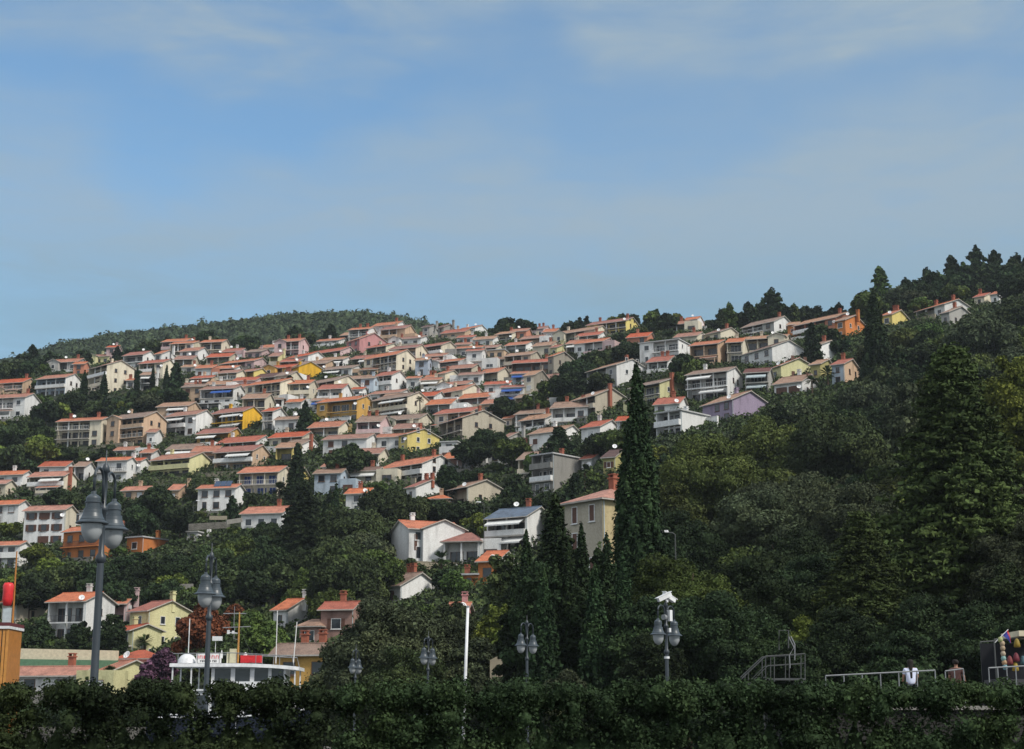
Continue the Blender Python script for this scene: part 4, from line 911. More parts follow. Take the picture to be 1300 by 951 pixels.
# palms
def palm(x, ytop, wpx, Y, lab=None):
    Y = hit(x, ytop + 30).y
    u, v = ray(x, ytop); X = u * Y; z = zt(X, Y); h = CAMZ + v * Y - z; r = wpx * Y / F / 2
    root = empty('palm_tree', (X, Y, z)); root['category'] = 'palm'
    MB().tube([(0, 0, -.5), (.08, 0, h * .4), (0, 0, h - r * .7)], .2, 8, 0, .15).build('trunk', M_bark, root)
    m = MB(); rg = random.Random(int(x))
    for i in range(34):
        a = rg.uniform(0, 6.28); el_ = rg.uniform(-.5, 1.2); L_ = r * rg.uniform(.8, 1.1); c_, s_ = math.cos(a), math.sin(a)
        for k in range(9):                                 # fan of narrow leaflets
            b_ = (k - 4) * .17; dirr = Vector((math.cos(el_) * math.cos(a + b_), math.cos(el_) * math.sin(a + b_), math.sin(el_) - abs(b_) * .2)); o_ = Vector((c_ * math.cos(el_), s_ * math.cos(el_), math.sin(el_))) * L_ * .35
            e = o_ + dirr * L_ * .75; e.z -= L_ * .12; sd_ = Vector((-s_, c_, 0)) * L_ * .035; z0 = Vector((0, 0, h - r * .7))
            m.add([z0 + o_ * .2, z0 + (o_ + e) / 2 - sd_, z0 + e, z0 + (o_ + e) / 2 + sd_], [(0, 1, 2, 3)])
    m.build('crown', LF['palm'], root); px = proj((X, Y, z + h)); TREES.append(dict(o=root, x=px[0], y=px[1], attr='fan palm', lab=lab, Y=Y, kind='palm'))
palm(1030, 476, 20, 268, 'fan palm beside the low white and cream house'); palm(1050, 466, 22, 270); palm(533, 503, 12, 455); palm(573, 592, 22, 352); palm(184, 806, 24, 200); palm(140, 846, 24, 186, 'palm top between the two low orange roofs at lower left')
palm(560, 700, 26, 225); palm(742, 590, 18, 250); palm(355, 612, 26, 350)
# fill the slopes with trees that do not stand before a house face
def blocked(x, y0, y1, hw, Y, tol):
    A = 2 * hw * (y1 - y0); s = 0
    for b in BOX:
        if b[4] < Y - 1: continue
        ix = min(b[2], x + hw) - max(b[0], x - hw); iy = min(b[3], y1) - max(b[1], y0)
        if ix > 0 and iy > 0: s += ix * iy
    return s > tol * A
def inside(X, Y, r):
    return any((X - b[5][0])**2 + (Y - b[5][1])**2 < (b[6] + r)**2 for b in BOX)
PLACED = []
def scatter(n, cr, Yr, wr, kinds, tol, gap):
    cnt = 0
    for _ in range(n * 40):
        if cnt >= n: break
        Y = Yr[0] + (Yr[1] - Yr[0]) * rnd.random() ** .8; c = rnd.uniform(*cr); X = (c - 650) / F * Y; z = zt(X, Y)
        if z < .3 or z > 1.7 + Y * .264: continue
        wd = rnd.uniform(*wr); hg = wd * rnd.uniform(.75, 1.15); a = proj((X, Y, z)); b = proj((X, Y, z + hg))
        if inside(X, Y, wd * .3) or blocked(a[0], b[1], a[1], wd * F / Y / 2, Y, tol): continue
        if any((X - q[0])**2 + (Y - q[1])**2 < gap**2 for q in PLACED): continue
        PLACED.append((X, Y)); k, cl_ = rnd.choice(kinds); tree3(k, cl_, X, Y, wd, hg); cnt += 1
    return cnt
W1 = [('broad', 'oak'), ('broad', 'olive'), ('broad', 'dark'), ('broad', 'yellow'), ('broad', 'green'), ('pine', 'dark')]
W2 = [('bush', 'dark'), ('bush', 'green'), ('bush', 'oak'), ('broad', 'dark'), ('bush', 'olive'), ('bush', 'bright'), ('broad', 'oak'), ('bush', 'dark'), ('broad', 'dark'), ('conifer', 'cypress')]
n1 = scatter(190, (880, 1340), (130, 440), (6, 10), W1, .10, 3.6)
n2 = scatter(300, (-40, 880), (190, 590), (3.5, 7), W2, .16, 2.6); n3 = scatter(110, (-40, 860), (190, 600), (2.2, 3.6), [('bush', 'dark'), ('bush', 'oak'), ('bush', 'green'), ('bush', 'yellow')], .3, 1.8)
print('scattered', n1, n2, n3, 'trees', len(TREES), 'crown meshes', len(CR), 'tris', sum(len(m.polygons) for m in CR.values()))
# undergrowth between the houses: one mass of shrubs
V = []; BX = np.array([b[5][0] for b in BOX]); BY = np.array([b[5][1] for b in BOX]); BR = np.array([b[6] for b in BOX])
rg = np.random.default_rng(3); n = 0; tries = 0
while n < 30000 and tries < 90000:
    tries += 1
    Y = 175 + 440 * rg.random() ** .85; c = rg.uniform(-60, 1340); X = (c - 650) / F * Y
    if Y < 185 and c < 640: continue
    z = zt(X, Y)
    if z < .3: continue
    if ((BX - X)**2 + (BY - Y)**2 < (BR * .95)**2).any(): continue
    r = rg.uniform(.7, 2.1) * (1 if Y > 220 else .7); k = 20
    d = rg.normal(size=(k, 3)); d /= np.linalg.norm(d, axis=1)[:, None]; d[:, 2] = abs(d[:, 2])
    V.append(leaves(np.array([X, Y, z]) + d * r * np.array([1, 1, .7]), d, .36, rg)); n += 1
V = np.concatenate(V); Fq = np.arange(len(V)).reshape(-1, 4); me = bpy.data.meshes.new('undergrowth'); npmesh(me, V, np.concatenate([Fq[:, [0, 1, 2]], Fq[:, [0, 2, 3]]])); me.materials.append(LF['oak'])
o = link(bpy.data.objects.new('undergrowth', me)); tag(o, 'low green scrub covering the slope between houses and trees', 'undergrowth', kind='stuff')
# forest on the far hill
iv, if_ = ico(); Vs, Fs, Lq = [], [], []; base = 0
for i in range(5200):
    c = rg.uniform(-60, 700); Y = 1062 - 250 * rg.random() ** 1.3; X = (c - 650) / F * Y; z = hillz(c, Y); r = rg.uniform(2.2, 4.2); hh = r * rg.uniform(.6, 1.2)
    if rg.random() < .04: hh *= 1.6; r *= .7
    Vs.append(iv * np.array([r, r, hh]) * .85 * rg.uniform(.75, 1.1, (len(iv), 1)) + np.array([X, Y, z + hh * .35])); Fs.append(if_ + base); base += len(iv)
    d = rg.normal(size=(26, 3)); d /= np.linalg.norm(d, axis=1)[:, None]; d[:, 2] = abs(d[:, 2]); Lq.append(leaves(np.array([X, Y, z + hh * .35]) + d * np.array([r, r, hh]), d, .9, rg))
Lq = np.concatenate(Lq); Fq = np.arange(len(Lq)).reshape(-1, 4) + base
me = bpy.data.meshes.new('forest'); npmesh(me, np.concatenate(Vs + [Lq]), np.concatenate(Fs + [Fq[:, [0, 1, 2]], Fq[:, [0, 2, 3]]])); me.materials.append(LF['hill'])
o = link(bpy.data.objects.new('forest', me)); tag(o, 'dark green woodland covering the far hill behind the town', 'forest', kind='stuff')
# ------------------------------------------------------------------ street furniture, boats, people
M_lamp = plain('lamp_paint', (.035, .045, .055), .4, 0, .5); M_lampg = plain('lamp_hood', (.05, .065, .078), .4, 0, .5)
def globem(m, t, b):
    b.inputs['Base Color'].default_value = (.33, .35, .36, 1); b.inputs['Roughness'].default_value = .25; b.inputs['Alpha'].default_value = 1
M_globe = mat('lamp_globe', globem)
M_wht = plain('white_paint', (.68, .69, .70), .4); M_rail = plain('grey_metal', (.22, .23, .24), .4, 0, .5); M_redp = plain('red_plastic', (.65, .035, .04), .35); M_rail2 = plain('dark_grey_metal', (.075, .08, .08), .5)
WALLS = []; LMS = []                                                    # landmarks: phrase, x, y
def lamp(x, ytop, Y, yaw, lab, s=1.0):
    P = at(x, ytop, Y); ht = P.z; root = empty('street_lamp', (P.x, P.y, 0), yaw); tag(root, lab, 'street lamp', 'double-lantern lamps along the quay')
    MB().lathe([(.15, 0), (.15, .5), (.11, .6), (.085, .75), (.065, ht - 2.0), (.06, ht - 1.9)], 14).build('pole', M_lamp, root, True)
    MB().lathe([(.06, ht - 1.95), (.10, ht - 1.9), (.10, ht - 1.82), (.055, ht - 1.75), (.05, ht - 1.0), (.08, ht - .97), (.08, ht - .9), (.045, ht - .86), (.04, ht - .25), (.09, ht - .22), (.05, ht - .1), (.012, ht - .05), (.01, ht + .18), (0, ht + .19)], 12).build('finial', M_lamp, root, True)
    for sg in (-1, 1):
        pts = [(sg * .05, 0, ht - .82)]
        for k in range(11):
            a = math.pi * k / 10; pts.append((sg * (.32 - .23 * math.cos(a)), 0, ht - .42 + .22 * math.sin(a)))
        pts.append((sg * .55, 0, ht - .70))
        am = MB().tube(pts, .028, 8).build('arm', M_lamp, root, True)
        hd = MB().lathe_hard([(0, ht - .66), (.045, ht - .67), (.05, ht - .72), (.075, ht - .735), (.12, ht - .77), (.135, ht - .80), (.135, ht - .86), (.15, ht - .865), (.15, ht - .885), (.135, ht - .89), (.135, ht - .985), (.165, ht - .99), (.165, ht - 1.01), (.175, ht - 1.08), (.20, ht - 1.15), (.225, ht - 1.19), (.225, ht - 1.205), (.30, ht - 1.25), (.30, ht - 1.268), (.20, ht - 1.262)], 32, (sg * .55, 0, 0)).build('lantern_hood', M_lampg, root, True)
        MB().lathe([(.20, ht - 1.27), (.20, ht - 1.32), (.185, ht - 1.44), (.135, ht - 1.55), (.07, ht - 1.61), (0, ht - 1.63)], 20, (sg * .55, 0, 0)).build('globe', M_globe, hd, True)
    return root, ht
lamp(135, 584, 31, R(83.5), 'tall dark double-lantern lamp post nearest the camera, at left')
lamp(269, 698, 46, R(86), 'dark double-lantern lamp post standing before the passenger boat')
lamp(452, 822, 105, R(75), 'small double-lantern lamp before the grey-green tree, leftmost of the two there')
lamp(544, 806, 92, R(68), 'small double-lantern lamp before the grey-green tree, right-hand of the two there')
lamp(669, 786, 80, R(58), 'double-lantern lamp before the dark cypress clump')
r_, ht = lamp(845, 762, 61, R(53), 'double-lantern lamp with two white security cameras on top')
cm = empty('security_camera', (0, 0, 0)); bpy.data.objects.remove(cm)
for sg, yy_ in ((-1, 200), (1, 35)):
    c = MB().box(-.28, .28, -.085, .085, -.07, .08).box(-.32, .34, -.1, .1, .08, .1).tube([(0, 0, -.07), (-.05, 0, -.22)], .03).build('security_camera', M_wht, r_); c.location = (0, 0, 0)
    c.rotation_euler = (0, R(24), R(yy_ - 50)); c.location = (.20 * sg * .8, -.05, ht + .10)
MB().box(.08, .26, -.12, .1, ht - .75, ht - .35).build('control_box', M_wht, r_); MB().box(.06, .18, -.1, .08, ht - 1.15, ht - 1.0).build('control_box', M_wht, r_)
MB().lathe([(.065, 0), (.1, .0), (.1, .08), (.065, .08)], 12, (0, 0, ht - 2.1)).build('clamp', M_wht, r_); MB().tube([(-.18, 0, ht - .62), (-.05, 0, ht - .62)], .10, 10).build('loudspeaker', M_rail, r_)
def cobra(x, ytop, ybase, Y, lab, side=-1, single=True):
    P = at(x, ytop, Y); zb = zt(P.x, P.y) if ybase is None else zt(P.x, P.y); root = empty('road_lamp', (P.x, P.y, zb)); tag(root, lab, 'street lamp', 'plain road lamps on the hillside')
    h = P.z - zb; MB().tube([(0, 0, -.3), (0, 0, h - .15), (side * .2, 0, h - .02), (side * .5, 0, h)], .05, 8, 0, .035).build('pole', M_rail2, root)
    MB().add([(side * .45, -.14, h + .0), (side * 1.3, -.10, h + .04), (side * 1.3, .10, h + .04), (side * .45, .14, h), (side * .5, -.1, h + .16), (side * 1.15, -.07, h + .14), (side * 1.15, .07, h + .14), (side * .5, .1, h + .16)],
             [(0, 1, 2, 3), (7, 6, 5, 4), (0, 4, 5, 1), (1, 5, 6, 2), (2, 6, 7, 3), (3, 7, 4, 0)]).build('lamp_head', M_wht, root)
cobra(857, 676, None, 116, 'white flat-headed road lamp poking from foliage right of the tall cypress', -1)
cobra(614.5, 638, None, 255, 'pale road lamp left of the slate-roofed white house', -1); cobra(678, 502, None, 395, 'pale road lamp on the green bank below the blue-awning house', -1)
cobra(316, 688, None, 300, 'pale road lamp among dark trees below the lone white house', -1); cobra(246, 636, None, 335, 'pale road lamp beside the white house with solar panels', 1)
# slanted white flagpole
P = at(594, 771, 88); Q = at(589, 900, 88); root = empty('flagpole', (Q.x, Q.y, 0)); tag(root, 'leaning white pole with worn paint in front of the grey-green tree', 'pole')
MB().tube([(-.06, 0, 0), (P.x - Q.x, 0, P.z)], .095, 10, 0, .075).build('shaft', M_wht, root, True); MB().lathe([(.0, .1), (.09, .06), (.10, 0), (0, -.02)], 10, (P.x - Q.x, 0, P.z)).build('cap', M_rail, root)
# passenger boat
def boat():
    Y = 150.0; s = Y / F; o = at(301, 861, Y); zr = at(301, 842, Y).z; X0, X1 = at(221, 850, Y).x, at(383, 850, Y).x; W_ = (X1 - X0)
    root = empty('passenger_boat', ((X0 + X1) / 2, Y, WATER_Z)); tag(root, 'white passenger boat with railed roof, red canister and wooden mast', 'boat')
    h = zr - WATER_Z; hw = W_ / 2
    # hull
    n = 16; vs = []; fs = []
    for i in range(n + 1):
        t = i / n; x = -hw - 1.8 + t * (W_ + 4.6); wd = 2.45 * (1 - max(0, t - .66) / .34) ** .6 * min(1, .88 + t) + .04; sh = 3.2 + max(0, t - .5) * 1.9
        vs += [(x, -wd * .55, -.5), (x, -wd, sh * .5), (x, -wd - .1, sh), (x, wd + .1, sh), (x, wd, sh * .5), (x, wd * .55, -.5)]
    for i in range(n):
        for j in range(5): fs.append((i * 6 + j, i * 6 + j + 1, (i + 1) * 6 + j + 1, (i + 1) * 6 + j))
    fs += [(0, 1, 2, 3, 4, 5), tuple(n * 6 + k for k in (5, 4, 3, 2, 1, 0))]
    MB().add(vs, fs).build('hull', plain('navy_hull', (.015, .02, .035), .3), root)
    MB().tube([(-hw - 1.8, -2.3, 2.95)] + [(-hw - 1.8 + t * (W_ + 4.6), -(2.45 * (1 - max(0, t - .66) / .34) ** .6 + .2), 3.0 + max(0, t - .5) * 1.9) for t in (.12, .25, .4, .55, .7, .85, .97)], .08, 6).build('rub_rail', M_wht, root)
    for xx in (-hw + .4, -hw + 3.2, -hw + 6.1, hw - 1.5): MB().lathe([(0, 0), (.16, .06), (.17, .5), (.06, .68), (0, .7)], 10, (xx, -2.78, 1.2)).tube([(xx, -2.78, 1.85), (xx, -2.6, 3.1)], .015, 5).build('fender', M_wht, root)
    d = MB(); d.box(-hw + .2, hw - .6, -1.9, 1.9, 1.2, h - 2.45); d.build('main_cabin', M_wht, root)
    for i in range(7): MB().box(-hw + .9 + i * 1.45, -hw + 1.95 + i * 1.45, -1.93, -1.895, 3.0, h - 2.8).build('window', M_glass, root)
    MB().box(-hw, hw - .3, -2.1, 2.1, h - 2.45, h - 2.3).build('upper_deck', M_wht, root)
    MB().box(-hw + 3.6, hw - 1.2, -1.5, 1.5, h - 2.3, h - .36).build('upper_cabin', M_wht, root)
    for a, b in ((-hw + 3.9, -hw + 5.3), (-hw + 5.7, -hw + 7.0), (-hw + 7.4, -hw + 8.6), (-hw + 8.9, hw - 1.4)): MB().box(a, b, -1.53, -1.495, h - 1.6, h - .5).build('window', M_glass, root)
    for xx in (-hw + .25, -hw + 1.9, -hw + 3.4, hw - .35): 
        for yy_ in (-1.85, 1.85): MB().box(xx - .06, xx + .06, yy_ - .05, yy_ + .05, h - 2.3, h - .33).build('post', M_wht, root)
    rfm = MB(); m = 14
    for i in range(m):
        x0, x1 = -hw + i / m * W_, -hw + (i + 1) / m * W_; f_ = lambda x: h - .03 - .30 * max(0, x / hw) ** 2 - .05
        rfm.add([(x0, -2.1, f_(x0) - .30), (x1, -2.1, f_(x1) - .30), (x1, 2.1, f_(x1) - .30), (x0, 2.1, f_(x0) - .30), (x0, -2.05, f_(x0)), (x1, -2.05, f_(x1)), (x1, 2.05, f_(x1)), (x0, 2.05, f_(x0))],
                [(0, 3, 2, 1), (4, 5, 6, 7), (0, 1, 5, 4), (2, 3, 7, 6)] + ([(3, 0, 4, 7)] if i == 0 else []) + ([(1, 2, 6, 5)] if i == m - 1 else []))
    rfm.build('roof', M_wht, root)
    def px(x): return (x - 302) * s
    def pz(y): return at(302, y, Y).z - WATER_Z
    rl = MB()
    for yy_ in (-1.9, 1.9):
        rl.tube([(px(226), yy_, pz(831)), (px(300), yy_, pz(830)), (px(372), yy_, pz(834)), (px(375), yy_, pz(846))], .045, 6)
        for xx in (232, 256, 283, 304, 328, 350): rl.tube([(px(xx), yy_, pz(830.5)), (px(xx), yy_, pz(845))], .035, 6)
    rl.build('railing', M_rail, root)
    MB().box(px(308), px(333), -1.5, -.6, pz(842), pz(833)).box(px(316), px(318), -1.52, -.58, pz(842.2), pz(832.7)).box(px(325), px(327), -1.52, -.58, pz(842.2), pz(832.7)).build('raft_canister', M_redp, root)
    b = MB(); prof = [(r * math.cos(a), r * math.sin(a)) for r in (.85,) for a in [1.57 * k / 7 for k in range(8)]]
    b.lathe([(max(.0, p[0]), p[1]) for p in prof], 18, (px(237.5), .3, pz(842))); b.build('dome', M_wht, root, True)
    b = MB().box(px(251), px(282), -.5, -.42, pz(842), pz(829.5)); b.build('signboard', M_frame, root)
    sg = MB(); rg = random.Random(4)
    def letters(xa, xb, z0, z1, mi):
        x = xa
        while x < xb - .05:
            w_ = .13 * rg.uniform(.7, 1.2)
            k = rg.randrange(3)
            sg.box(x, x + .04, -.53, -.505, z0, z1, mi)
            if k: sg.box(x + .04, x + w_, -.53, -.505, z1 - .05, z1, mi)
            if k > 1: sg.box(x + .04, x + w_, -.53, -.505, z0, z0 + .05, mi); sg.box(x + w_ - .03, x + w_, -.53, -.505, z0 + .05, z1 - .05, mi)
            x += w_ + .06
    letters(px(253), px(280), pz(836.5), pz(832.5), 0); letters(px(256), px(278), pz(840.5), pz(838.5), 1)
    sg.build('lettering', [M_redp, M_ironr], root)
    MB().tube([(px(301.5), 0, pz(842)), (px(301.5), 0, pz(777))], .10, 8, 0, .06).build('mast', plain('mast_wood', (.48, .25, .07), .5), root)
    MB().tube([(px(281), 0, pz(779)), (px(310), 0, pz(779))], .05, 6).tube([(px(281), 0, pz(797)), (px(316), 0, pz(795.5))], .05, 6).tube([(px(295), 0, pz(770)), (px(295), 0, pz(797))], .03, 6).tube([(px(296), 0, pz(797)), (px(295.5), 0, pz(811)), (px(300), 0, pz(812))], .03, 6).build('crossbar', M_rail, root)
    MB().tube([(px(287), 0, pz(803)), (px(300), 0, pz(804))], .05, 6).box(px(287), px(290), -.12, .12, pz(805), pz(800)).box(px(293), px(296), -.1, .1, pz(804.5), pz(801)).build('deck_light', M_wht, root)
    MB().tube([(px(273), 0, pz(842)), (px(273), 0, pz(813))], .03, 6).box(px(269), px(281), -.2, .2, pz(813.5), pz(808)).build('radar', M_wht, root)
    for xx, y0 in ((238, 785), (348, 775), (373, 789)): MB().tube([(px(xx - 3 if xx == 373 else xx), .5, pz(842)), (px(xx), .5, pz(y0))], .045, 6).build('aerial', M_frame, root)
    MB().lathe([(0, .0), (.1, 0), (.1, .3), (.03, .7), (0, .75)], 8, (px(282), -.4, pz(836))).lathe([(0, 0), (.17, 0), (.17, .12), (.06, .3), (0, .32)], 8, (px(312), -.6, pz(833))).build('navigation_light', M_wht, root)
    MB().box(px(292), px(300), -.5, .3, pz(842), pz(824)).box(px(288.5), px(291), -.4, .4, pz(842), pz(828)).build('funnel', plain('cream_paint', (.55, .52, .36)), root)
    MB().tube([(px(301.5), 0, pz(797)), (px(322), -1.4, pz(832))], .015, 4).tube([(px(301.5), 0, pz(797)), (px(283), 1.4, pz(832))], .015, 4).build('stay', M_ironr, root)
    return root
boat()
# wooden excursion boat cut by the left edge
def tour():
    Y = 118.0; s = Y / F; xc = at(0, 860, Y).x; root = empty('wooden_excursion_boat', (xc - 1.5, Y, WATER_Z)); tag(root, 'orange-brown wooden boat with timber cabin and red bundle, cut by the left edge', 'boat')
    wd = plain('varnished_wood', (.42, .17, .035), .35, 0, .4)
    def px(x): return (x) * s + 1.5
    def pz(y): return at(0, y, Y).z - WATER_Z
    n = 12; vs = []; fs = []
    for i in range(n + 1):
        t = i / n; x = px(18) - t * 14; w_ = 2.0 * math.sin(min(1, .55 + t) * 1.57) * (1 - max(0, t - .7) / .3 * .9); vs += [(x, -w_ * .5, -.5), (x, -w_, 1.5), (x, -w_ - .1, 2.6), (x, w_ + .1, 2.6), (x, w_, 1.5), (x, w_ * .5, -.5)]
    for i in range(n):
        for j in range(5): fs.append((i * 6 + j, i * 6 + j + 1, (i + 1) * 6 + j + 1, (i + 1) * 6 + j))
    fs += [(0, 1, 2, 3, 4, 5), tuple(n * 6 + k for k in (5, 4, 3, 2, 1, 0))]
    MB().add(vs, fs).build('hull', wd, root)
    MB().box(px(-110), px(16), -1.55, 1.55, 2.58, pz(845)).build('lower_cabin', wd, root); MB().box(px(-80), px(15.5), -1.55, 1.55, pz(845), pz(800)).build('upper_cabin', wd, root)
    for a, b in ((2, 5), (6.5, 9.8), (11.4, 13.8), (-6, -1), (-16, -10), (-26, -20)):
        for y0, y1 in ((822, 803), (842, 826), (872, 850)): MB().box(px(a), px(b), -1.60, -1.56 if False else -1.545, pz(y0), pz(y1)).build('window', M_glass, root)
    for xx in (-3, 1, 5.7, 10.5, 14.6): MB().box(px(xx) - .09, px(xx) + .09, -1.70, -1.61, 2.7, pz(801)).build('timber_post', plain('light_wood', (.52, .24, .06), .4), root)
    MB().box(px(-84), px(17), -1.8, 1.8, pz(799.9), pz(796.5)).build('canopy', M_wht, root); MB().box(px(-84), px(16.8), -1.78, 1.78, pz(796.4), pz(792)).build('canopy_top', plain('maroon_canvas', (.12, .03, .035)), root)
    m = MB(); m.lathe([(0, 0), (.28, .05), (.38, .5), (.36, 1.0), (.40, 1.4), (.30, 1.62), (0, 1.66)], 12, (px(4.5), -.3, pz(770))); m.build('red_bundle', M_redp, root, True)
    MB().tube([(px(11), 0, pz(796)), (px(10.5), 0, pz(700))], .075, 8, 0, .05).build('mast', wd, root); MB().box(px(0), px(9), -.4, .2, pz(792), pz(772)).build('locker', M_awng, root)
tour()
# retaining walls and the long harbour wall
def wallobj(name, pts, top, lab, m, cat='wall', th=.4, Yv=None):
    """pts: pixels of the wall's top edge with distance"""
    c = [at(x, y, Y) for x, y, Y in pts]; root = None; mb = MB()
    for a, b in zip(c[:-1], c[1:]):
        d = Vector((b.x - a.x, b.y - a.y, 0)).normalized(); nn = Vector((-d.y, d.x, 0)) * th
        vs = [a, b, b + nn, a + nn]; lo = [Vector((v.x, v.y, v.z - top)) for v in vs]
        mb.add([tuple(v) for v in lo + vs], [(0, 3, 2, 1), (4, 5, 6, 7), (0, 1, 5, 4), (1, 2, 6, 5), (2, 3, 7, 6), (3, 0, 4, 7)])
    o = mb.build(name, m); tag(o, lab, cat); return o
M_stone = plain('pale_stone', (.29, .255, .19), .95); M_stone2 = plain('grey_stone', (.22, .21, .19), .95); M_cr = plain('cream_render', (.58, .52, .38), .9); M_grn = plain('green_band', (.10, .20, .12), .7)
def masonry(name, c):
    def f(m, t, b):
        tcx = t.nodes.new('ShaderNodeTexCoord'); mp = t.nodes.new('ShaderNodeMapping'); mp.inputs['Rotation'].default_value = (R(90), 0, 0); t.links.new(tcx.outputs['Object'], mp.inputs[0])
        br = t.nodes.new('ShaderNodeTexBrick'); br.inputs['Scale'].default_value = 2.3; br.offset_frequency = 3; br.squash = 1.3; br.squash_frequency = 2; br.inputs['Mortar Size'].default_value = .02; br.inputs['Color1'].default_value = (*c, 1); br.inputs['Color2'].default_value = (*[v * .6 for v in c], 1); br.inputs['Mortar'].default_value = (*[v * .35 for v in c], 1)
        t.links.new(mp.outputs[0], br.inputs['Vector']); n = tnoise(t, .7, 7); d = ramp(t, n, [(.3, (.45, .45, .45)), (.65, (1.1, 1.1, 1.1))]); mm = t.nodes.new('ShaderNodeMixRGB'); mm.blend_type = 'MULTIPLY'; mm.inputs[0].default_value = 1
        t.links.new(br.outputs[0], mm.inputs[1]); t.links.new(d, mm.inputs[2]); t.links.new(mm.outputs[0], b.inputs['Base Color']); b.inputs['Roughness'].default_value = .95
        bp = t.nodes.new('ShaderNodeBump'); bp.inputs['Strength'].default_value = .7; bp.inputs['Distance'].default_value = .05; t.links.new(br.outputs['Fac'], bp.inputs['Height']); bp.invert = True; t.links.new(bp.outputs[0], b.inputs['Normal'])
    return mat(name, f)
M_mas = masonry('dark_masonry', (.045, .043, .038)); M_mas2 = masonry('pale_masonry', (.20, .19, .165))
wallobj('harbour_wall', [(14, 823, 198), (150, 826, 198)], 1.3, 'long cream parapet wall behind the low orange roofs at lower left', M_cr)
wallobj('green_fence', [(14, 836.5, 197.6), (150, 838.5, 197.6)], 2.4, 'dull green band below the long cream parapet wall', M_grn, 'fence', .2)
wallobj('stone_wall', [(240, 665, 325), (292, 662, 330)], 1.3, 'pale stone retaining wall below the white house with solar panels', M_mas2)
wallobj('stone_wall', [(266, 655, 340), (288, 655, 340)], .8, 'short rough stone terrace wall above the longer pale one', M_stone)
wallobj('stone_wall', [(288, 660, 322), (308, 657, 324)], .9, 'thin grey parapet leading to the lone white house', M_stone2)
wallobj('stone_wall', [(460, 541, 412), (492, 542, 412)], 1.5, 'grey stone wall below the white arcaded house', M_stone2)
wallobj('stone_wall', [(425, 538, 420), (447, 538, 420)], 2.2, 'ochre rubble wall under the ochre apartment block', plain('ochre_stone', (.38, .28, .13), .95))
wallobj('stone_wall', [(622, 838, 116), (652, 822, 116)], 1.7, 'cream stone wall slanting up left of the dark cypress clump', M_stone)
wallobj('stone_wall', [(622, 858, 114), (662, 842, 114)], 1.9, 'lower cream wall in front of the slanting cream stone wall', M_stone)
wallobj('road_wall', [(62, 728, 300), (122, 729, 300)], 1.4, 'patchy pale wall above the beige gable and pergola house', M_stone)
wallobj('road_wall', [(205, 762 - 20, 268), (245, 741, 268)], 1.0, 'short pale wall in the dark trees above the yellow house', M_stone2)
wallobj('stone_wall', [(62, 508, 470), (102, 509, 470)], .8, 'thin pale terrace wall below the pale blue house', M_stone)
# raised terrace on the right with rails, stall and a person
TX0, TZ0 = at(1046, 860, 50).x, 2.05
o = MB().box(TX0, 40, 50, 62, -.5, TZ0).build('terrace', M_mas); tag(o, kind='structure')
o = MB().box(TX0 - .12, 40, 49.88, 62, TZ0 + .002, TZ0 + .12).build('terrace_edge', M_stone2); tag(o, kind='structure')
def rail(xs_, Y, ytopL, ytopR, lab, step=22, m=M_rail):
    a, b = at(xs_[0], ytopL, Y), at(xs_[1], ytopR, Y); root = empty('railing', ((a.x + b.x) / 2, Y, TZ0)); tag(root, lab, 'railing'); o_ = Vector(root.location); h0 = a.z - TZ0; h1 = b.z - TZ0
    MB().tube([a - o_, b - o_], .024, 6).tube([a - o_ - Vector((0, 0, h0 * .5)), b - o_ - Vector((0, 0, h1 * .5))], .009, 6).build('handrail', m, root)
    n = max(1, int((xs_[1] - xs_[0]) / step))
    for i in range(n + 1):
        p = a.lerp(b, i / n) - o_; MB().tube([(p.x, p.y, p.z), (p.x, p.y, -.02)], .017, 6).build('post', m, root)
rail((1048, 1187), 50.4, 858, 851, 'long pale metal railing in front of the person in white')
rail((1200, 1223), 50.4, 852, 849, 'short pale railing between the person and the stall', 11)
rail((1255, 1312), 50.4, 848, 845, 'pale metal railing before the souvenir stall at the right edge', 11)
# stair with landing and ladder frame
def stair():
    Y = 84.0; s = Y / F; a = at(1010, 905, Y); root = empty('metal_stair', (a.x, Y, 0)); tag(root, 'thin grey metal stair rail, landing and ladder frame against dark trees', 'metal stair')
    P = lambda x, y, dy=0.0: tuple(at(x, y, Y) - Vector((a.x, Y, 0)) + Vector((0, dy, 0)))
    for dy in (0, 1.2):
        MB().tube([P(935, 868, dy), P(972, 833, dy), P(1000, 831.5, dy), P(1022, 830, dy), P(1022, 836, dy)], .032, 6).tube([P(940, 880, dy), P(975, 845, dy), P(1022, 842, dy)], .02, 6).build('handrail', M_rail2, root)
        for x, y0 in ((950, 854), (972, 833), (983, 832), (1002, 831), (1022, 830)): MB().tube([P(x, y0, dy), P(x, min(905, y0 + 34), dy)], .025, 6).build('post', M_rail2, root)
    f = MB(); f.tube([P(989, 825), P(989, 800.5), P(1001, 800.5), P(1001, 823)], .035, 6).build('ladder_frame', M_rail2, root)
    MB().tube([P(1001, 808), P(1008, 822), P(1002, 832)], .03, 6).tube([P(1004, 808), P(1009, 818), P(1009, 838)], .03, 6).tube([P(1002, 832), P(1003, 848)], .03, 6).build('ladder_rail', M_rail, root)
    st = MB()
    for i in range(9): q = at(938 + i * 4.0, 893 - i * 4.2, Y); st.box(q.x - a.x - .15, q.x - a.x + .15, 0, 1.2, q.z - .04, q.z)
    st.build('treads', M_rail2, root); l = at(972, 861, Y); MB().box(l.x - a.x, l.x - a.x + 2.0, -.02, 1.22, l.z - .1, l.z).build('landing', M_rail2, root)
    for x in (973, 1018):
        for dy in (.05, 1.15): q = at(x, 861, Y); MB().tube([(q.x - a.x, dy, q.z - .1), (q.x - a.x, dy, 0)], .05, 6).build('leg', M_rail2, root)
stair()
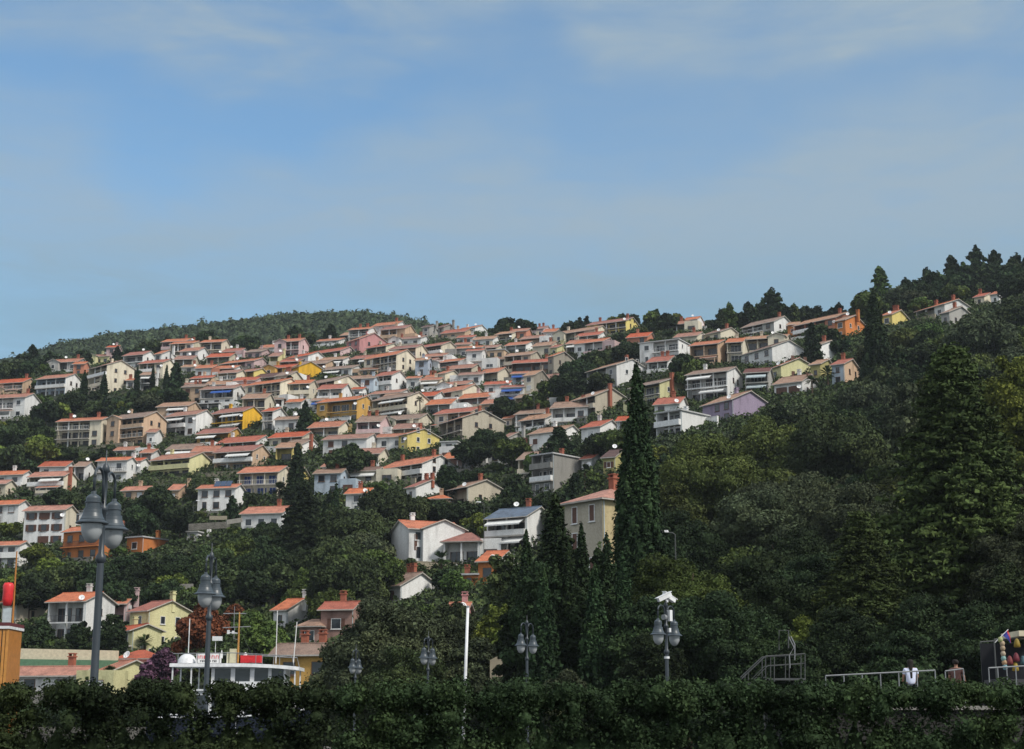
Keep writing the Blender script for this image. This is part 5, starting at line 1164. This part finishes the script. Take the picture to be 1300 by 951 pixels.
# person in white seen from behind
M_skin = plain('skin', (.36, .20, .14), .6); M_shirt = plain('white_shirt', (.62, .66, .82), .8); M_hair = plain('dark_hair', (.015, .012, .01), .7); M_trou = plain('dark_trousers', (.03, .035, .05), .8)
def skinned(name, joints, edges, m, parent, sub=2):
    me = bpy.data.meshes.new(name); me.from_pydata([j[0] for j in joints], edges, []); o = bpy.data.objects.new(name, me); link(o, parent)
    md = o.modifiers.new('skin', 'SKIN'); md.use_smooth_shade = True
    for i, j in enumerate(joints): r = j[1]; me.skin_vertices[0].data[i].radius = r if isinstance(r, tuple) else (r, r)
    me.skin_vertices[0].data[0].use_root = True
    s = o.modifiers.new('sub', 'SUBSURF'); s.levels = sub; s.render_levels = sub; me.materials.append(m); return o
def person(x, yhead, Y, zf, lab, shirt, trou, hair, rz=0.0, strap=False, gr=None):
    P = at(x, yhead, Y); h = P.z - zf; k = h / 1.72; root = empty('person', (P.x, Y, zf), rz); root.scale = (k, k, k); tag(root, lab, 'person', gr)
    J = [((0, 0, .95), (.15, .11)), ((0, .01, 1.15), (.13, .10)), ((0, .01, 1.36), (.16, .11)), ((0, 0, 1.46), (.07, .06)), ((0, -.01, 1.53), (.052, .055)), ((0, -.01, 1.62), (.082, .10)), ((0, -.01, 1.69), (.07, .085))]
    E = [(0, 1), (1, 2), (2, 3), (3, 4), (4, 5), (5, 6)]
    for s in (-1, 1):
        b = len(J); J += [((s * .17, .01, 1.41), .055), ((s * .25, -.02, 1.16), .042), ((s * .22, -.20, 1.02), .034), ((s * .20, -.30, 1.03), .03), ((s * .19, -.36, 1.02), .018)]
        E += [(2, b), (b, b + 1), (b + 1, b + 2), (b + 2, b + 3), (b + 3, b + 4)]
        b2 = len(J); J += [((s * .09, 0, .88), .09), ((s * .10, -.02, .48), .06), ((s * .10, .02, .09), .042), ((s * .10, -.12, .03), (.04, .028))]; E += [(0, b2), (b2, b2 + 1), (b2 + 1, b2 + 2), (b2 + 2, b2 + 3)]
    body = skinned('body', J, E, M_skin, root)
    skinned('shirt', [((0, 0, .80), (.19, .15)), ((0, .01, 1.12), (.17, .135)), ((0, .01, 1.34), (.20, .14)), ((0, 0, 1.44), (.10, .08)), ((-.19, .01, 1.39), .075), ((-.24, -.01, 1.22), .07), ((.19, .01, 1.39), .075), ((.24, -.01, 1.22), .07)], [(0, 1), (1, 2), (2, 3), (2, 4), (4, 5), (2, 6), (6, 7)], shirt, root)
    J2 = [((0, 0, .93), (.165, .125))]; E2 = []
    for s in (-1, 1): b = len(J2); J2 += [((s * .09, 0, .85), .105), ((s * .10, -.02, .48), .08), ((s * .10, .02, .10), .065)]; E2 += [(0, b), (b, b + 1), (b + 1, b + 2)]
    skinned('trousers', J2, E2, trou, root)
    hr = [((0, .01, 1.74), (.11, .12)), ((0, .03, 1.66), (.125, .125)), ((0, .05, 1.56), (.115, .09))] + ([((0, .10, 1.36), (.05, .035)), ((0, .125, 1.08), (.04, .03))] if strap else [])
    skinned('hair', hr, [(i, i + 1) for i in range(len(hr) - 1)], hair, root)
    for s in (-1, 1):                                       # face side looks away from the camera
        for f in range(4): skinned('finger', [((s * (.165 + f * .017), -.34, 1.03), .011), ((s * (.165 + f * .017), -.39, 1.02), .010), ((s * (.165 + f * .017), -.41, .99), .008)], [(0, 1), (1, 2)], M_skin, body, 1)
        skinned('ear', [((s * .082, -.01, 1.61), .012), ((s * .088, 0, 1.64), .014)], [(0, 1)], M_skin, body, 1)
    skinned('nose', [((0, -.10, 1.63), .012), ((0, -.115, 1.60), .015)], [(0, 1)], M_skin, body, 1)
    return root
person(1155, 838, 52, TZ0, 'person seen from behind in a white shirt with long dark hair, at the railing', M_shirt, M_trou, M_hair, R(180), True)
person(1213, 838, 57, TZ0, 'dim person in a reddish top behind the short railing, left of the stall', plain('dull_red_top', (.09, .04, .035)), M_trou, M_hair, R(150))
# souvenir stall
def stall():
    Y = 54.0; a = at(1278, 860, Y); root = empty('souvenir_stall', (a.x, Y, TZ0)); tag(root, 'souvenir stall with pale frame and hung goods at the right edge', 'stall')
    P = lambda x, y, dy=0.0: tuple(at(x, y, Y) - Vector((a.x, Y, TZ0)) + Vector((0, dy, 0)))
    for x in (1262, 1322): 
        for dy in (0, 1.6): MB().tube([P(x, 812, dy), (P(x, 812)[0], dy, 0)], .025, 6).build('post', M_rail2, root)
    MB().tube([P(1262, 812), P(1322, 808)], .03, 6).tube([P(1262, 812, 1.6), P(1322, 808, 1.6)], .025, 6).build('top_rail', M_rail2, root)
    q0, q1 = P(1290, 802), P(1330, 808); MB().box(q0[0], q1[0], -.3, 1.7, q1[2], q0[2] + .02).build('awning', M_cr, root)
    q0, q1 = P(1264, 850), P(1324, 870); MB().box(q0[0], q1[0], .1, 1.4, 0, q0[2] - .3).build('counter', M_ironr, root)
    MB().box(P(1263, 840)[0], P(1322, 840)[0], 1.55, 1.58, .2, P(1262, 814)[2]).build('backcloth', plain('navy_cloth', (.003, .004, .008)), root)
stall()
def hang(name, x, y, Y, m, lab, cat, prof, grp=None):
    p = at(x, y, Y); o = MB().lathe(prof, 10).build(name, m, None, True); o.location = p; tag(o, lab, cat, grp)
sp = [(0, .09), (.06, .07), (.085, 0), (.06, -.07), (0, -.09)]
for i, (x, y, c) in enumerate([(1270, 812, (.50, .55, .25)), (1272.5, 817, (.55, .42, .28)), (1273, 823, (.50, .38, .25)), (1273.5, 830, (.55, .45, .33)), (1274, 836, (.30, .50, .48)), (1275, 841, (.55, .35, .20)), (1276, 847, (.2, .38, .45))]):
    hang('hanging_gourd', x, y, 52.5, plain('gourd_%d' % i, tuple(v * .6 for v in c)), ['pale green', 'tan', 'brown', 'cream', 'turquoise', 'orange-brown', 'blue-grey'][i] + ' ball in the string hung at the left of the souvenir stall', 'ornament', sp, 'string of hanging ornaments')
for x, y, c, l in [(1291, 816, (.20, .14, .02), 'mustard and dark cloth bag hung at the back of the stall'), (1290, 834, (.12, .02, .03), 'dark red cloth bag hung in the middle of the stall'), (1289, 846, (.24, .17, .02), 'yellow cloth bag low on the stall'), (1282, 838, (.14, .03, .03), 'small red cloth bag left in the stall'), (1299, 838, (.05, .10, .12), 'dark teal bag at the right edge of the stall')]:
    hang('cloth_bag', x, y, 53.6, plain('bag' + l[:6] + str(x), c), l, 'bag', [(0, .14), (.03, .13), (.07, .08), (.10, -.03), (.11, -.13), (.07, -.15), (0, -.15)], 'bags hung in the souvenir stall')
# small flag
p = at(1280, 799, 53); root = empty('flag', (p.x, 53, p.z)); tag(root, 'small blue flag with red and white edge hanging from a slanted stick', 'flag')
q = at(1273, 806, 53) - p; MB().tube([(0, 0, 0), (q.x * 2.4, 0, q.z * 2.4)], .012, 5).build('stick', M_wht, root)
fl = MB(); A = Vector((0, 0, 0)); B = Vector((q.x, 0, q.z)); e = at(1284, 817, 53) - p
for i in range(6):
    t0, t1 = i / 6, (i + 1) / 6; yv = lambda t: .04 * math.sin(t * 9)
    a0, a1 = A.lerp(e, t0), A.lerp(e, t1); b0, b1 = B.lerp(e, t0), B.lerp(e, t1); k = .25
    c0, c1 = a0.lerp(b0, .25), a1.lerp(b1, .25)
    for (u0, u1, v0, v1, mi) in ((a0, a1, c0, c1, 1), (c0, c1, b0, b1, 0)): fl.add([(u0.x, yv(t0), u0.z), (u1.x, yv(t1), u1.z), (v1.x, yv(t1), v1.z), (v0.x, yv(t0), v0.z)], [(0, 1, 2, 3)], mi)
fl.build('cloth', [plain('flag_blue', (.04, .05, .25)), plain('flag_red', (.6, .06, .06))], root)
for i, (rt_, W_, D_, yf_, dd, hh_) in enumerate(TERR):       # terrace walls below the house fronts
    M_ = Matrix.Translation(rt_.location) @ Matrix.Rotation(rt_.rotation_euler.z, 4, 'Z'); a_ = M_ @ Vector((-W_ * .6, yf_ - dd, 0)); c_ = M_ @ Vector((0, yf_ - dd, 0)); zg = max(zt(a_.x, a_.y), zt(c_.x, c_.y))
    tp = min(zg + hh_ * .75, rt_.location.z - .1 + .6); o = MB().box(-W_ * .62, W_ * .55, -.2, .2, -3.5, 0).box(-W_ * .62 - .04, W_ * .55 + .04, -.25, .25, .001, .1).build('terrace_wall', rnd.choice([M_stone, M_stone2, PL['white'], PL['beige'], M_stone2]))
    o.location = (c_.x, c_.y, tp); o.rotation_euler = (0, 0, rt_.rotation_euler.z); tag(o, None, 'wall', 'low terrace walls below the houses'); WALLS.append((o, rt_))
# hedge and low shore planting behind the quay
def hedge(x0, x1, Y, ht, col, lab):
    X0, X1 = (x0 - 650) / F * Y, (x1 - 650) / F * Y; rg = np.random.default_rng(int(x0) + 5000); n = int(X1 - X0) * 3; cl = [(rg.uniform(X0, X1), Y + rg.uniform(-.8, .8), ht * rg.uniform(.2, .75), rg.uniform(.6, 1.0), rg.uniform(.5, .8) * ht * .5) for _ in range(n)]
    me = crownmesh('hedge', cl, n * 380, .13, int(x0) + 99, .85); o = link(bpy.data.objects.new('hedge', me)); o.material_slots[0].link = 'OBJECT'; o.material_slots[0].material = LF[col]; tag(o, lab, 'hedge')
hedge(425, 660, 113.5, 2.6, 'oak', 'grey-green hedge along the quay below the small double lamps')
hedge(640, 860, 88, 1.6, 'dark', 'dark hedge at the foot of the cypress clump')
hedge(840, 1060, 86, 2.4, 'dark', 'dark low hedge under the trees behind the lamp with cameras')
hedge(1040, 1330, 70, 3.6, 'dark', 'dark foliage bank behind the person and the stall')
hedge(10, 240, 184, 4.2, 'dark', 'dark shrubs along the shore below the low orange roofs')
hedge(330, 440, 176, 4.5, 'dark', 'dark shrubs on the shore right of the passenger boat')
o = MB().box(-70, -18, 179, 180, -4, 1.2).build('shore_wall', M_mas2); tag(o, 'grey stone shore wall behind the passenger boat', 'wall')
for x, Y, sz in [(772, 96, 9), (787, 96, 7), (1080, 80, 6), (1250, 66, 7), (1262, 68, 8), (1180, 72, 6)]: pass

# clipped hedges along the near edge of the quay
def quayhedge(x0, x1, Y, ytop, lab):
    X0, X1 = (x0 - 650) / F * Y, (x1 - 650) / F * Y; ht = at(650, ytop, Y).z; rg = np.random.default_rng(int(x0) + 7000); cl = []
    n = int((X1 - X0) * 26)
    for i in range(n): cl.append((rg.uniform(X0, X1), Y + rg.uniform(-.4, .4), ht * rg.uniform(.1, .93) if i % 3 else ht * rg.uniform(.86, .94), rg.uniform(.16, .30), rg.uniform(.14, .26)))
    for i in range(int((X1 - X0) / .35)): cl.append((X0 + .35 * (i + .5), Y, ht * .42, .38, ht * .45))
    me = crownmesh('hedge', cl, int((X1 - X0) * 13000), .030, int(x0) + 199, .66); o = link(bpy.data.objects.new('hedge', me)); o.material_slots[0].link = 'OBJECT'; o.material_slots[0].material = LF['dark']; tag(o, lab, 'hedge')
quayhedge(-30, 430, 28, 865, 'near clipped hedge along the quay at lower left, below the passenger boat')
quayhedge(436, 870, 28, 866, 'near clipped hedge along the quay below the small double lamps')
quayhedge(876, 1340, 28, 865, 'near clipped hedge along the quay at lower right, below the metal railings')
# thin summer haze
hz = MB().box(-1700, 1700, -75, 1560, -8, 330).build('haze', []); tag(hz, 'thin pale haze in the air over the bay and the hillside', 'haze', kind='stuff')
hm = bpy.data.materials.new('haze'); hm.use_nodes = True; t = hm.node_tree; t.nodes.clear(); ho = t.nodes.new('ShaderNodeOutputMaterial'); hv = t.nodes.new('ShaderNodeVolumePrincipled')
hv.inputs['Density'].default_value = .00009; hv.inputs['Color'].default_value = (.80, .88, .96, 1); hv.inputs['Anisotropy'].default_value = .2; t.links.new(hv.outputs[0], ho.inputs['Volume']); hz.data.materials.append(hm)
# ------------------------------------------------------------------ labels from what surrounds each thing
LMK = [(h['lm'], h['x'], h['y']) for h in HOUSES if h['lm']] + [('tall cypress', 808, 640), ('tallest left lamp', 132, 640), ('lamp with two cameras', 845, 790), ('huge tiered conifer', 1200, 560), ('metal stair frame', 1000, 830), ('skyline pine clump', 975, 385), ('dark layered conifer at centre-left', 385, 660),
        ('large grey-green tree', 1020, 660), ('passenger boat', 300, 840), ('far hill crest', 430, 412)]
CN = dict(white='white', cream='cream', beige='beige', grey='grey', peach='peach', salmon='salmon', orange='orange', pink='pink', palepink='pale pink', paleblue='pale blue', brightyellow='bright yellow', ochre='ochre', yellow='yellow', paleyellow='pale yellow', olive='olive', purple='lilac', straw='straw yellow', stone='stone-grey', brown='dark brown', concrete='bare concrete', brick='brick-pink', bluegrey='blue-grey')
RN = dict(fresh='orange', orange='orange', red='red', old='brown-tiled', dark='dark', tan='tan', slate='slate', flat='flat')
ORD = ['', 'second ', 'third ', 'fourth ', 'fifth ', 'sixth ', 'seventh ', 'eighth ', 'ninth ', 'tenth ', 'eleventh ', 'twelfth ', 'thirteenth ', 'fourteenth ', 'fifteenth ', 'sixteenth ', 'seventeenth ', 'eighteenth ', 'nineteenth ', 'twentieth ']
def direction(dx, dy):
    a = math.degrees(math.atan2(-dy * 1.3, dx)) % 360
    return ['right of', 'up-right of', 'above', 'up-left of', 'left of', 'down-left of', 'below', 'down-right of'][int((a + 22.5) // 45) % 8]
def hattr(h):
    o, c = h['opt'], CN[h['wall']]
    f = 'with white awnings' if 'a' in o and h['style'] != 'W' else 'with blue awnings' if 'b' in o and h['style'] != 'W' else 'with two chimneys' if 'C' in o else 'with brick chimney' if ('c' in o or 'T' in o) else 'with roof dish' if 'q' in o or 'd' in o else 'with loggias' if h['style'] == 'B' else 'with top balcony' if h['style'] == 'L' else 'with plain walls'
    if 'f' in o: return f'{c} flat-roofed house {f}'
    size = 'small ' if h['aw'] < 24 else ''
    return f"{size}{c} {RN[h['roof']]}-roofed house {f}" if h['roof'] not in ('orange', 'fresh') else f'{size}{c} house {f}'
SHORT = {'house with grid of dark balconies': 'x'}
def short(n):
    return {'pale blue house with three balcony rows': 'pale blue balconied house', 'pink house under the wooded skyline': 'pink skyline house', 'tall cream gable with four windows': 'tall four-window cream gable', 'dark timber house with wide red roof': 'dark timber house',
            'yellow skyline house with two chimneys': 'yellow skyline house', 'modern house with grid of dark balconies': 'grid-balcony modern house', 'beige gable with tall brick chimney': 'beige gable with tall chimney', 'white ridge house below the pines': 'white ridge house',
            'balconied twin house above the left lamp': 'balconied twin house', 'white house with two rows of white awnings': 'two-awning white house', 'yellow-orange house with dark balconies': 'yellow-orange balconied house', 'pale yellow house with long veranda': 'pale yellow veranda house',
            'long white house with dark upper windows': 'long white lower house', 'lone white house among the trees': 'lone white house', 'beige gable with four windows': 'four-window beige gable', 'white house with brown shutters': 'brown-shuttered white house',
            'beige gable behind the left boat': 'beige gable by the left boat', 'brick-pink house behind the grey-green tree': 'brick-pink house', 'white house with pergola terraces': 'pergola-terraced white house', 'old plaster house by the cypress': 'old plaster house',
            'dark layered conifer at centre-left': 'tall layered conifer'}.get(n, n)
items = [dict(o=h['o'], x=h['x'], y=h['y'], attr=hattr(h), lab=h['lab'], me=h['lm']) for h in HOUSES] + [dict(o=t['o'], x=t['x'], y=t['y'], attr=t['attr'], lab=t['lab'], me=None) for t in TREES]
keys = {}
for it in items:
    if it['lab']: it['o']['label'] = it['lab']; continue
    if it['me']:
        it['o']['label'] = it['me'] if len(it['me'].split()) > 3 else it['me'] + ' on the hillside'
        continue
    c = sorted(((m[1] - it['x'])**2 + (1.4 * (m[2] - it['y']))**2, m) for m in LMK if m[0] != it['me'])[:3]
    it['c'] = c; best = min(range(len(c)), key=lambda i: len(keys.get((it['attr'], direction(it['x'] - c[i][1][1], it['y'] - c[i][1][2]), c[i][1][0]), [])) * 900 + c[i][0])
    m = c[best]; k = (it['attr'], direction(it['x'] - m[1][1], it['y'] - m[1][2]), m[1][0]); keys.setdefault(k, []).append((m[0], id(it), it))
for k, l in keys.items():
    l.sort(key=lambda q: q[:2])
    for i, (_, _, it) in enumerate(l): it['o']['label'] = f"{k[0]}, {ORD[min(i, 19)]}{k[1]} the {short(k[2])}"
for o, rt_ in WALLS:
    o['label'] = 'low terrace wall below the ' + rt_['label'].replace(' with ', ', ').replace(',', '').replace(' on the hillside', '')
    wds = o['label'].split()
    if len(wds) > 16: o['label'] = 'terrace wall below ' + ' '.join(wds[5:])
for h in HOUSES: h['o']['group'] = 'houses climbing the hillside'
for t in TREES: t['o']['group'] = {'broad': 'leafy trees on the slopes', 'bush': 'small trees and bushes on the slopes', 'pine': 'pines along the ridge', 'cypress': 'cypresses', 'conifer': 'tiered conifers', 'palm': 'palms among the houses'}[t['kind']]
ls = [it['o']['label'] for it in items]; print('labels', len(ls), 'unique', len(set(ls)), 'longest', max(len(s.split()) for s in ls))
for h in HOUSES:
    if h['W'] < 3.5 or h['W'] > 22 or h['D'] > 16 or h['H'] < 2.2: print('size', h['x'], h['y'], 'W%.1f D%.1f H%.1f psi%.0f Y%.0f' % (h['W'], h['D'], h['H'], h['psi'], h['Y']))
print('objects', len(bpy.data.objects))
for o in bpy.data.objects:
    if o.parent is None and 'label' in o and len(o['label'].split()) > 16: print('LONG', o['label'])
